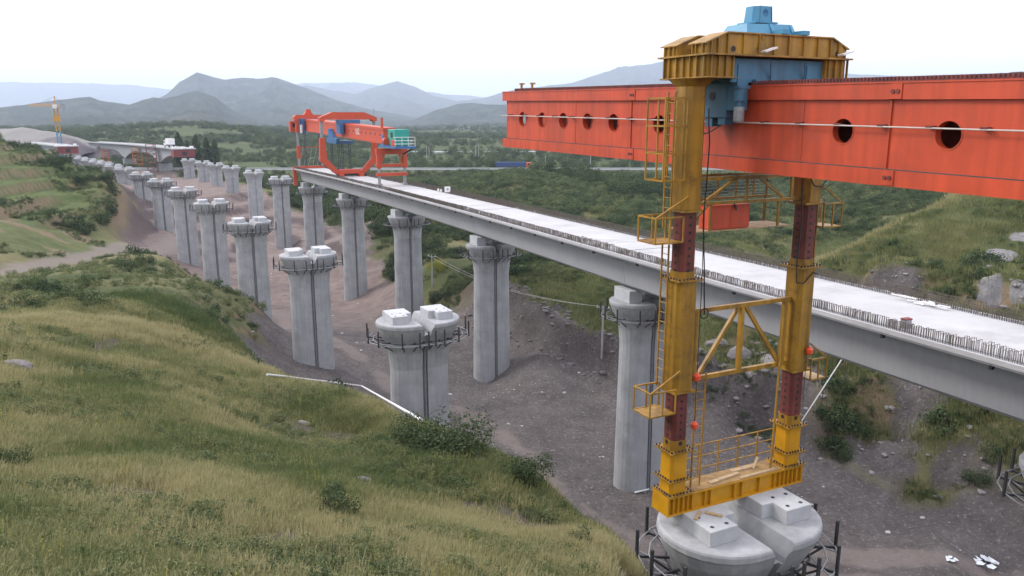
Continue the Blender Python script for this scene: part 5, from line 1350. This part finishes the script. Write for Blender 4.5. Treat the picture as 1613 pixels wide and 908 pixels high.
def scatter(name, label, cat, pts, scl, tint, protos, seed=0, zs=None):
    """one uncountable mass: shared plants placed on points by a node group"""
    n = len(pts); r = np.random.default_rng(seed)
    me = bpy.data.meshes.new(name); me.vertices.add(n); me.vertices.foreach_set('co', np.asarray(pts, np.float32).ravel())
    def fa(k, v): a = me.attributes.new(k, 'FLOAT', 'POINT'); a.data.foreach_set('value', np.asarray(v, np.float32))
    fa('scl', scl); fa('tint', np.clip(tint, 0, 1)); fa('rotz', r.uniform(0, 6.283, n)); fa('zst', np.ones(n) if zs is None else zs)
    a = me.attributes.new('pick', 'INT', 'POINT'); a.data.foreach_set('value', r.integers(0, len(protos), n).astype(np.int32))
    ob = bpy.data.objects.new(name, me); COL.objects.link(ob); ob['kind'] = 'stuff'; tag(ob, label, cat)
    ng = bpy.data.node_groups.new(name, 'GeometryNodeTree')
    ng.interface.new_socket('Geometry', in_out='INPUT', socket_type='NodeSocketGeometry'); ng.interface.new_socket('Geometry', in_out='OUTPUT', socket_type='NodeSocketGeometry')
    N, Lk = ng.nodes, ng.links
    gi, go = N.new('NodeGroupInput'), N.new('NodeGroupOutput'); mp = N.new('GeometryNodeMeshToPoints'); Lk.new(gi.outputs[0], mp.inputs[0])
    jg = N.new('GeometryNodeGeometryToInstance')
    for p in protos:
        po = bpy.data.objects.new(p.name + '_source', p); oi = N.new('GeometryNodeObjectInfo'); oi.inputs['Object'].default_value = po; oi.inputs['As Instance'].default_value = False
        Lk.new(oi.outputs['Geometry'], jg.inputs[0])
    def na(k, t='FLOAT'):
        q = N.new('GeometryNodeInputNamedAttribute'); q.data_type = t; q.inputs[0].default_value = k; return q.outputs[0]
    ip = N.new('GeometryNodeInstanceOnPoints'); Lk.new(mp.outputs[0], ip.inputs['Points']); Lk.new(jg.outputs[0], ip.inputs['Instance'])
    ip.inputs['Pick Instance'].default_value = True; Lk.new(na('pick', 'INT'), ip.inputs['Instance Index'])
    cx = N.new('ShaderNodeCombineXYZ'); Lk.new(na('rotz'), cx.inputs[2]); Lk.new(cx.outputs[0], ip.inputs['Rotation'])
    sx = N.new('ShaderNodeCombineXYZ'); s_ = na('scl'); Lk.new(s_, sx.inputs[0]); Lk.new(s_, sx.inputs[1])
    mu = N.new('ShaderNodeMath'); mu.operation = 'MULTIPLY'; Lk.new(s_, mu.inputs[0]); Lk.new(na('zst'), mu.inputs[1]); Lk.new(mu.outputs[0], sx.inputs[2]); Lk.new(sx.outputs[0], ip.inputs['Scale'])
    Lk.new(ip.outputs[0], go.inputs[0])
    md = ob.modifiers.new('scatter', 'NODES'); md.node_group = ng
    return ob
def sector(n, r0, r1, a0, a1, seed, pw=1.0):
    """points spread over a sector, thinning with distance"""
    r = np.random.default_rng(seed); u = r.random(n)
    R = r0*(r1/r0)**u if pw == 1.0 else (r0**(2-pw) + u*(r1**(2-pw)-r0**(2-pw)))**(1/(2-pw))
    A = np.radians(r.uniform(a0, a1, n)); return R*np.sin(A), R*np.cos(A), r
def veg_keep(X, Y, lim=.35):
    g, tr = zones(X, Y); return (g < lim) & (tr < .4)
def near_pier(X, Y, rad=3.4):
    k = np.zeros(len(X), bool)
    for LN, rg in ((LINE_L, SL), (LINE_R, SR.values())):
        for i in rg: q_ = along(LN, i); k |= np.hypot(X-q_[0], Y-q_[1]) < rad
    for ox, oy, orad in OUTS: k |= np.hypot(X-ox, Y-oy) < orad
    return k
def dryness(X, Y): return np.clip(.5 + fbm(X*.06, Y*.06, 4, 101)*1.1, 0, 1)
TUFTS = [tuft(k, 26, .19, .20, .009) for k in range(4)] + [tuft(9, 12, .33, .12, .007), tuft(10, 34, .13, .24, .011)]
THATCH = [tuft(30+k, 44, .12, .36, .012) for k in range(4)]
WEEDS = [bush(40+k, 260, .40, 6, .7, .07, name='weed_clump') for k in range(5)]
SHRUBS = [bush(60+k, 330, 1.0, 7, .85, .085, name='shrub') for k in range(4)]
TREES = [bush(80+k, 420, 1.0, 9, 1.15, .075, name='tree_crown') for k in range(5)]
# ---- dry grass of the foreground hill
X, Y, r = sector(150000, 5.5, 75, -44, 16, 1, 1.3)
k = veg_keep(X, Y, .3) & ~near_pier(X, Y, 2.6) & (X < 9); X, Y = X[k], Y[k]; Z = ground_z(X, Y); R = np.hypot(X, Y)
d = dryness(X, Y)*.7 + .16 + .75*fbm(X*.33, Y*.33, 4, 15) + .5*fbm(X*.12, Y*.12, 3, 115) + .17*r.standard_normal(len(X)); dens = np.clip(.72 + 1.7*fbm(X*.25, Y*.25, 4, 19), .06, 1)
s = (.65 + .55*r.random(len(X)))*(1 + R/48)
kk = r.random(len(X)) < dens
h = r.random(len(X)) < .5
for nm, lab, pr, m_ in (('grass_tufts', 'dry yellow-green grass covering the foreground hillside', TUFTS, kk & h), ('low_grass', 'short matted grass between the taller tufts of the hillside', THATCH, kk & ~h)):
    scatter(nm, lab, 'grass', np.stack([X, Y, Z], 1)[m_], s[m_], d[m_], pr, 3)
# ---- herb stalks with pale seed heads and a few yellow flowers
def herb(seed, flower):
    r = random.Random(seed); V, F, S = [], [], []
    for q in range(4):
        a = r.uniform(0,6.283); h = r.uniform(.25,.5); ox, oy = .12*math.cos(a)*r.random(), .12*math.sin(a)*r.random(); tx, ty = ox*2.2, oy*2.2
        o = len(V); V += [(ox-.004,oy,0),(ox+.004,oy,0),(tx+.003,ty,h),(tx-.003,ty,h)]; F.append((o,o+1,o+2,o+3)); S += [.3]*4
        for k in range(9):
            f = r.uniform(.15,1); c = (ox+(tx-ox)*f, oy+(ty-oy)*f, h*f); b = r.uniform(0,6.283); q_ = .030*(1.15-f) if f < .82 else .016; o = len(V); sv = (1.0 if f >= .82 else .2 + .4*r.random())
            V += [c,(c[0]+q_*math.cos(b),c[1]+q_*math.sin(b),c[2]+q_*.3),(c[0]+2*q_*math.cos(b+.35),c[1]+2*q_*math.sin(b+.35),c[2]+q_*.9),(c[0]+q_*math.cos(b+.8),c[1]+q_*math.sin(b+.8),c[2]+q_*.6)]; F.append((o,o+1,o+2,o+3)); S += [sv]*4
    return raw_mesh('herb_stalk', V, F, M['leaf_bright'] if flower else M['grass'], S)
HERBS = [herb(k, False) for k in range(36)] + [herb(50, True)]
X, Y, r = sector(6000, 5.5, 50, -44, 16, 31, 1.15)
k = veg_keep(X, Y, .3) & ~near_pier(X, Y, 2.6) & (X < 9) & (fbm(X*.4, Y*.4, 3, 77) > -.1); X, Y = X[k], Y[k]; Z = ground_z(X, Y)
scatter('wild_herbs', 'wild herb stalks with pale seed heads dotted over the foreground slope', 'weeds', np.stack([X, Y, Z], 1), (.45 + .5*r.random(len(X)))*(1 + np.hypot(X, Y)/50), .35 + .45*r.random(len(X)), HERBS, 32)
# ---- green weeds on the foreground and middle hills
X, Y, r = sector(30000, 6, 135, -44, 14, 2, 1.4)
w = fbm(X*.22, Y*.22, 4, 25) + .07*sstep(50, 90, np.hypot(X, Y)); k = veg_keep(X, Y, .35) & (w > .04) & (r.random(len(X)) < np.where(np.hypot(X, Y) > 72, .4, 1)) & ~near_pier(X, Y, 2.8) & (X < 9); X, Y, w = X[k], Y[k], w[k]; Z = ground_z(X, Y); R = np.hypot(X, Y)
s = (.35 + .85*r.random(len(X))**1.6)*(.7 + R/65); scatter('hill_weeds', 'green weeds growing in patches on the near and middle hills', 'weeds', np.stack([X, Y, Z-.03], 1), s, .80 + .22*r.standard_normal(len(X)) + .3*fbm(X*.3, Y*.3, 2, 27), WEEDS, 4)
# ---- shrubs along the broken edge of the middle hill and the haul road
X, Y, r = sector(2300, 60, 175, -44, -12, 5, .6)
e = signed(X, Y, GRAVEL); w = fbm(X*.12, Y*.12, 3, 29)
k = veg_keep(X, Y, .25) & ((w > .31) | ((e > -5) & (w > .0))) & (dist_poly(X, Y, HAUL) > 5) & ~near_pier(X, Y, 4) & (terr_fac(X, Y) < .5); X, Y = X[k], Y[k]; Z = ground_z(X, Y)
scatter('edge_shrubs', 'dark green shrubs along the broken hill edge and the haul road', 'shrubs', np.stack([X, Y, Z-.1], 1), .5 + .75*r.random(len(X)), .52 + .22*r.standard_normal(len(X)), SHRUBS, 6)
# ---- terraces
X, Y, r = sector(22000, 100, 340, -42, -20, 7, .5)
w = fbm(X*.07, Y*.07, 3, 33); sg_ = signed(X, Y, TERRACE); k = ((sg_ > 3) | ((sg_ > -22) & (Y < 152))) & veg_keep(X, Y, .3) & (w > -.12); X, Y, w = X[k], Y[k], w[k]; Z = ground_z(X, Y)
scatter('terrace_weeds', 'soft green growth on the terraced hillside', 'weeds', np.stack([X, Y, Z-.05], 1), (1.0 + 1.3*r.random(len(X)))*.9, .62 + .22*r.standard_normal(len(X)) - .4*np.maximum(w, 0), WEEDS, 8)
k = (w > .24) & (r.random(len(X)) < .28); scatter('terrace_shrubs', 'dark shrubs clustered on the terraced hillside', 'shrubs', np.stack([X, Y, Z-.1], 1)[k], (.9 + 1.3*r.random(len(X)))[k], (.40 + .2*r.standard_normal(len(X)))[k], SHRUBS, 9)
# ---- far bank of the valley and the grassy hill behind the deck
X, Y, r = sector(30000, 50, 205, -14, 46, 10, .9)
w = fbm(X*.10, Y*.10, 4, 35); g_ = signed(X, Y, GRAVEL); k = veg_keep(X, Y, .3) & (w > -.12) & ~near_pier(X, Y, 3.6) & (r.random(len(X)) < np.where((X > 30) & (Y < 112), .5, 1)) & (dist_poly(X, Y, RIDGE) > 2.0); X, Y, w = X[k], Y[k], w[k]; Z = ground_z(X, Y)
rid = np.exp(-(dist_poly(X, Y, RIDGE)/2.5)**2)
scatter('bank_weeds', 'dense low green growth on the valley bank behind the deck', 'weeds', np.stack([X, Y, Z-.05], 1), (.9 + 1.1*r.random(len(X)))*(.8 + .004*Y), .60 + .18*r.standard_normal(len(X)) + .5*rid - .45*np.maximum(w, 0), WEEDS, 11)
k = ((w > .20) & (rid < .2)) & (r.random(len(X)) < np.where((X > 30) & (Y < 112), .14, .75)); scatter('bank_shrubs', 'dark green bushes on the valley bank behind the deck', 'shrubs', np.stack([X, Y, Z-.15], 1)[k], (.6 + 1.1*r.random(len(X)))[k], (.33 + .16*r.standard_normal(len(X)))[k], SHRUBS, 12)
X, Y, r = sector(22000, 55, 200, 0, 44, 13, 1.0)
k = veg_keep(X, Y, .3) & ~near_pier(X, Y, 3.6); X, Y = X[k], Y[k]; Z = ground_z(X, Y); rid = np.exp(-(dist_poly(X, Y, RIDGE)/2.2)**2)
scatter('ridge_grass', 'dry grass on the hill behind the deck, palest along its ridge', 'grass', np.stack([X, Y, Z], 1), 2.6 + 2.0*r.random(len(X)), .45 + .75*rid + .25*fbm(X*.2, Y*.2, 2, 3) + .1*r.standard_normal(len(X)), THATCH, 14)
# ---- weeds on the knoll and in the spoil ground
X, Y, r = sector(20000, 185, 362, -14, 30, 21, .4)
k = veg_keep(X, Y, .3) & ~near_pier(X, Y, 8) ; X, Y = X[k], Y[k]; Z = ground_z(X, Y)
scatter('knoll_weeds', 'weeds and low scrub on the knoll in front of the highway', 'weeds', np.stack([X, Y, Z-.1], 1), 2.6 + 2.4*r.random(len(X)), .60 + .25*r.standard_normal(len(X)), WEEDS, 22)
X, Y, r = sector(3000, 50, 92, 12, 48, 23, .5)
k = (signed(X, Y, GULLY) > 0) & ~near_pier(X, Y, 3.5) & ((np.abs(fbm(X*.15, Y*.15, 4, 81)) < .085) | (fbm(X*.20, Y*.20, 4, 31) < -.05)) & (r.random(len(X)) < .85); X, Y = X[k], Y[k]; Z = ground_z(X, Y)  # weed patches, plus weeds added in the hollows to darken them like shade
scatter('spoil_weeds', 'patchy green weeds over the spoil mounds, also set in hollows to stand for shade', 'weeds', np.stack([X, Y, Z-.05], 1), .9 + 1.2*r.random(len(X)), .5 + .22*r.standard_normal(len(X)), WEEDS, 24)
# ---- woodland in front of the highway
X, Y, r = sector(7000, 185, 362, -16, 44, 15, .4)
w = fbm(X*.022, Y*.022, 3, 37) + .32*sstep(250, 345, Y); k = (w > -.07) & (np.abs(Y-372-.00004*X*X) > 11) & ~near_pier(X, Y, 9) & veg_keep(X, Y, .3); k &= (np.hypot(X-10, Y-250) > 20) | (r.random(len(X)) < .25)
X, Y = X[k], Y[k]; Z = ground_z(X, Y)
scatter('woodland', 'dense dark green woodland in front of the highway', 'woods', np.stack([X, Y, Z-.2], 1), (1.6 + 2.0*r.random(len(X)))*(1 - .72*sstep(270, 330, Y)), .40 + .16*r.standard_normal(len(X)), TREES, 16, zs=(.9 + .5*r.random(len(X)))*(1-.25*sstep(270,330,Y)))
# ---- field trees and hedges of the plain
X, Y, r = sector(22000, 385, 2600, -42, 42, 17, 1.3)
w = fbm(X*.006, Y*.020, 3, 39); k = (w > .0) & (np.abs(Y-560-.10*X) > 12); X, Y = X[k], Y[k]; Z = ground_z(X, Y)
k = ~((X < -95) & (Y < 560)); X, Y, Z = X[k], Y[k], Z[k]
scatter('plain_trees', 'far hedges and tree belts across the hazy plain', 'woods', np.stack([X, Y, Z-.3], 1), (1.3 + 2.0*r.random(len(X)))*(.8 + Y/900), .46 + .16*r.standard_normal(len(X)), TREES, 18)
# ---- far ground cover left, round the far bridge
X, Y, r = sector(11000, 240, 1000, -38, -10, 19, .6)
w = fbm(X*.03, Y*.03, 3, 43); k = veg_keep(X, Y, .2) & (w > -.14) & (np.abs(Y-560-.10*X) > 12) & (np.abs(Y-372-.00004*X*X) > 11) & ~near_pier(X, Y, 9) & (terr_fac(X, Y) < .2); X, Y = X[k], Y[k]; Z = ground_z(X, Y)
scatter('far_scrub', 'green scrub round the far end of the pier rows', 'shrubs', np.stack([X, Y, Z-.2], 1), (1.1 + 1.5*r.random(len(X)))*(.7 + Y/900), .52 + .18*r.standard_normal(len(X)), SHRUBS, 20)

# ---- single bushes and trees that can be told apart
def plant(px, py, s, me, label, ymin=8, name='bush', cat='bush', zs=1.0, stems=5, group=None):
    p = hit(px, py, ymin); t = thing(name, label, cat, (p[0], p[1], p[2]-.03), px*.37, group)
    st = MB(); rr = random.Random(px)
    o = bpy.data.objects.new('foliage', me); COL.objects.link(o); o.parent = t; o.scale = (s, s, s*zs)
    for k in range(stems):
        a = rr.uniform(0, 6.28); st.tube((0,0,-.05), (s*.4*math.cos(a), s*.4*math.sin(a), s*zs*rr.uniform(.45,.8)), s*.02, 5, s*.008)
    st.build('stems', M['bark'], t); return t
def solo(seed, m='leaf_solo', nl=2600, leaf=.034, hf=.9, tint=.4):
    return bush(seed, nl, 1.0, 9, hf, leaf, m, 'foliage')
plant(735, 726, 2.1, solo(101), 'big dark green bush leaning over the edge of the foreground slope', 30, zs=.95)
plant(668, 712, 1.6, solo(102), 'dark bush at the foot of the white pipe on the slope', 30)
plant(825, 764, 1.35, solo(103), 'small rounded bush on the slope edge above the dirt track', 24)
plant(525, 815, .75, solo(104, nl=1500, leaf=.045), 'bright low bush in the middle of the foreground grass', 10)
plant(18, 745, .62, solo(105, nl=1500, leaf=.045), 'leafy green bush at the left of the foreground slope', 10)
plant(345, 655, .55, solo(106, nl=1300, leaf=.045), 'small grey-green shrub high on the foreground slope', 20)
plant(915, 858, .5, solo(107, nl=1300, leaf=.045), 'small shrub near the lower corner of the slope beside the pier', 16)
plant(690, 428, 2.2, solo(108, 'leaf_bright'), 'yellow-green bush beside the grey utility pole', 110)
plant(205, 428, 2.2, solo(109), 'dark round bush beside the haul road', 80)
plant(230, 422, 1.9, solo(110), 'dark bush next to the round one by the haul road', 80)
plant(1330, 722, 1.3, solo(111), 'green bush alone on the gravel edge right of the yellow leg', 50)
plant(1535, 765, 1.5, solo(112), 'dark bush among the spoil heaps below the deck', 48)
POP = [poplar(k, 1500, 1.0) for k in range(3)]
for k, (px, yt, yb, Y) in enumerate(((283,209,252,392),(297,222,254,386),(311,213,256,384),(327,217,258,380),(340,221,258,378),(1083,225,262,395),(1110,232,262,398))):
    b = at(px, yb, Y); g = gz(b[0], b[1]); H = at(px, yt, Y)[2] - g
    lab = ['tallest slim poplar next to the haunched bridge','short poplar hidden between two tall ones by the bridge','tall poplar in the middle of the row by the haunched bridge','dense poplar one from the end of the row','last poplar of the row, away from the haunched bridge','slim poplar behind the yellow column on the far highway','short poplar close to the other one behind the yellow column'][k]
    t = thing('poplar_tree', lab, 'tree', (b[0], b[1], g), k, 'poplars')
    o = bpy.data.objects.new('crown', POP[k % 3]); COL.objects.link(o); o.parent = t; o.scale = (H*1.25, H*1.25, H)
    MB().tube((0,0,-.3),(0,0,H*.8),H*.018,6,H*.006).build('trunk', M['bark'], t)
# ================================================================== MOUNTAINS AND HAZE
def hill_mat(name, a, b, c):
    m = bpy.data.materials.new(name); m.use_nodes = True; n, l = m.node_tree.nodes, m.node_tree.links; p = n['Principled BSDF']; p.inputs['Roughness'].default_value = 1; p.inputs['Specular IOR Level'].default_value = 0
    tc = n.new('ShaderNodeTexCoord'); z1 = n.new('ShaderNodeTexNoise'); z1.inputs['Scale'].default_value = .012; z1.inputs['Detail'].default_value = 9; z1.inputs['Roughness'].default_value = .7; l.new(tc.outputs['Object'], z1.inputs['Vector'])
    cr = n.new('ShaderNodeValToRGB'); e = cr.color_ramp.elements; e[0].position = .36; e[0].color = (*a,1); e[1].position = .52; e[1].color = (*b,1); q = e.new(.68); q.color = (*c,1)
    l.new(z1.outputs['Fac'], cr.inputs[0]); l.new(cr.outputs[0], p.inputs['Base Color']); return m
HM = hill_mat('hill_scrub', (.026,.036,.026), (.048,.058,.042), (.105,.10,.085))
def ridge(name, prof, D, depth, seed, foot=-45):
    px = np.arange(prof[0][0], prof[-1][0]+1, max(2, (prof[-1][0]-prof[0][0])/420)); py = np.interp(px, [p[0] for p in prof], [p[1] for p in prof])
    py = py + 1.6*fbm(px*.05, px*0+seed, 3, seed)
    C = np.stack([at(a, b, D) for a, b in zip(px, py)]); n = len(px); T = np.concatenate([np.linspace(0, 1, 46), np.linspace(1.05, 1.6, 10)]); rows = []
    zf = foot + CAMZ
    for t in T:
        k = 1 - depth*(1-t)/D; x, y = C[:,0]*k, C[:,1]*k
        hgt = np.maximum(C[:,2]-zf, 0); f = t**1.15 if t <= 1 else max(0, 1-(t-1)*1.1)
        sp = np.abs(fbm(x*5.5/depth, y*2.2/depth, 6, seed+3, .6))
        carve = (1 - f)*f*3.4 if t <= 1 else .3
        z = zf + hgt*f*(1 - carve*(.75 - sp*2.1)*.62) + hgt*.04*fbm(x*12/depth, y*12/depth, 3, seed+9)*(f < .999)
        rows.append(np.stack([x, y, z], 1))
    V = np.concatenate(rows); m = len(T); i = np.arange(m-1)[:,None]*n; j = np.arange(n-1)[None]
    Q = np.stack([i+j, i+j+1, i+n+j+1, i+n+j], -1).reshape(-1,4)
    me = bpy.data.meshes.new(name); me.from_pydata(V.tolist(), [], Q.tolist()); me.polygons.foreach_set('use_smooth', [True]*len(me.polygons)); me.materials.append(HM); me.update()
    o = bpy.data.objects.new(name, me); COL.objects.link(o); o['kind'] = 'structure'; return o
ridge('near_hills', [(-420,205),(-300,178),(-150,160),(0,169),(35,166),(88,158),(141,153),(169,161),(204,165),(240,153),(257,155),(310,144),(338,153),(370,176),(405,192),(440,204),(500,212)], 2600, 1300, 1)
ridge('mountain', [(60,205),(150,188),(230,165),(261,151),(282,130),(310,113.5),(330,120),(352,126),(381,123),(405,125),(428,121),(458,130),(500,146),(530,158),(580,172),(640,183),(720,196)], 4300, 2000, 12)
ridge('plain_hills', [(560,208),(610,198),(650,189),(690,173),(720,165),(745,163),(790,166),(840,160),(900,164),(980,175),(1100,170),(1250,180),(1400,190),(1600,200)], 3300, 1100, 23)
ridge('far_mountain', [(300,170),(440,152),(480,134),(520,143),(560,148),(590,137),(625,128),(655,137),(685,152),(720,160),(760,156),(800,144),(830,138),(900,131),(940,118),(985,106),(1010,103),(1040,98),(1080,92),(1150,95),(1250,108),(1350,118),(1450,122),(1600,130),(1900,120),(2200,150)], 7500, 2600, 34)
ridge('farthest_mountain', [(-500,140),(-300,122),(0,129),(100,131),(200,134),(260,140),(330,150),(420,140),(480,131),(560,130),(640,142),(720,150),(800,155),(1000,150)], 11500, 3000, 45)
ridge('side_hill', [(1330,225),(1400,185),(1450,150),(1515,122),(1560,115.5),(1613,114),(1750,100),(1900,92),(2200,90)], 760, 330, 56, -22)
hz = MB().box(-17500, 17500, -17000, 17000, -150, 720)
ho = hz.build('haze', None); ho['kind'] = 'stuff'; tag(ho, 'thin pale haze filling the air of the valley and the plain', 'haze')
hm = bpy.data.materials.new('haze'); hm.use_nodes = True; hn = hm.node_tree.nodes; hn.clear()
hout = hn.new('ShaderNodeOutputMaterial'); hv = hn.new('ShaderNodeVolumePrincipled')
hv.inputs['Color'].default_value = (.72, .83, 1.0, 1); hv.inputs['Density'].default_value = 1.35e-4; hv.inputs['Anisotropy'].default_value = .2
hm.node_tree.links.new(hv.outputs[0], hout.inputs['Volume'])
ho.data.materials.clear(); ho.data.materials.append(hm)
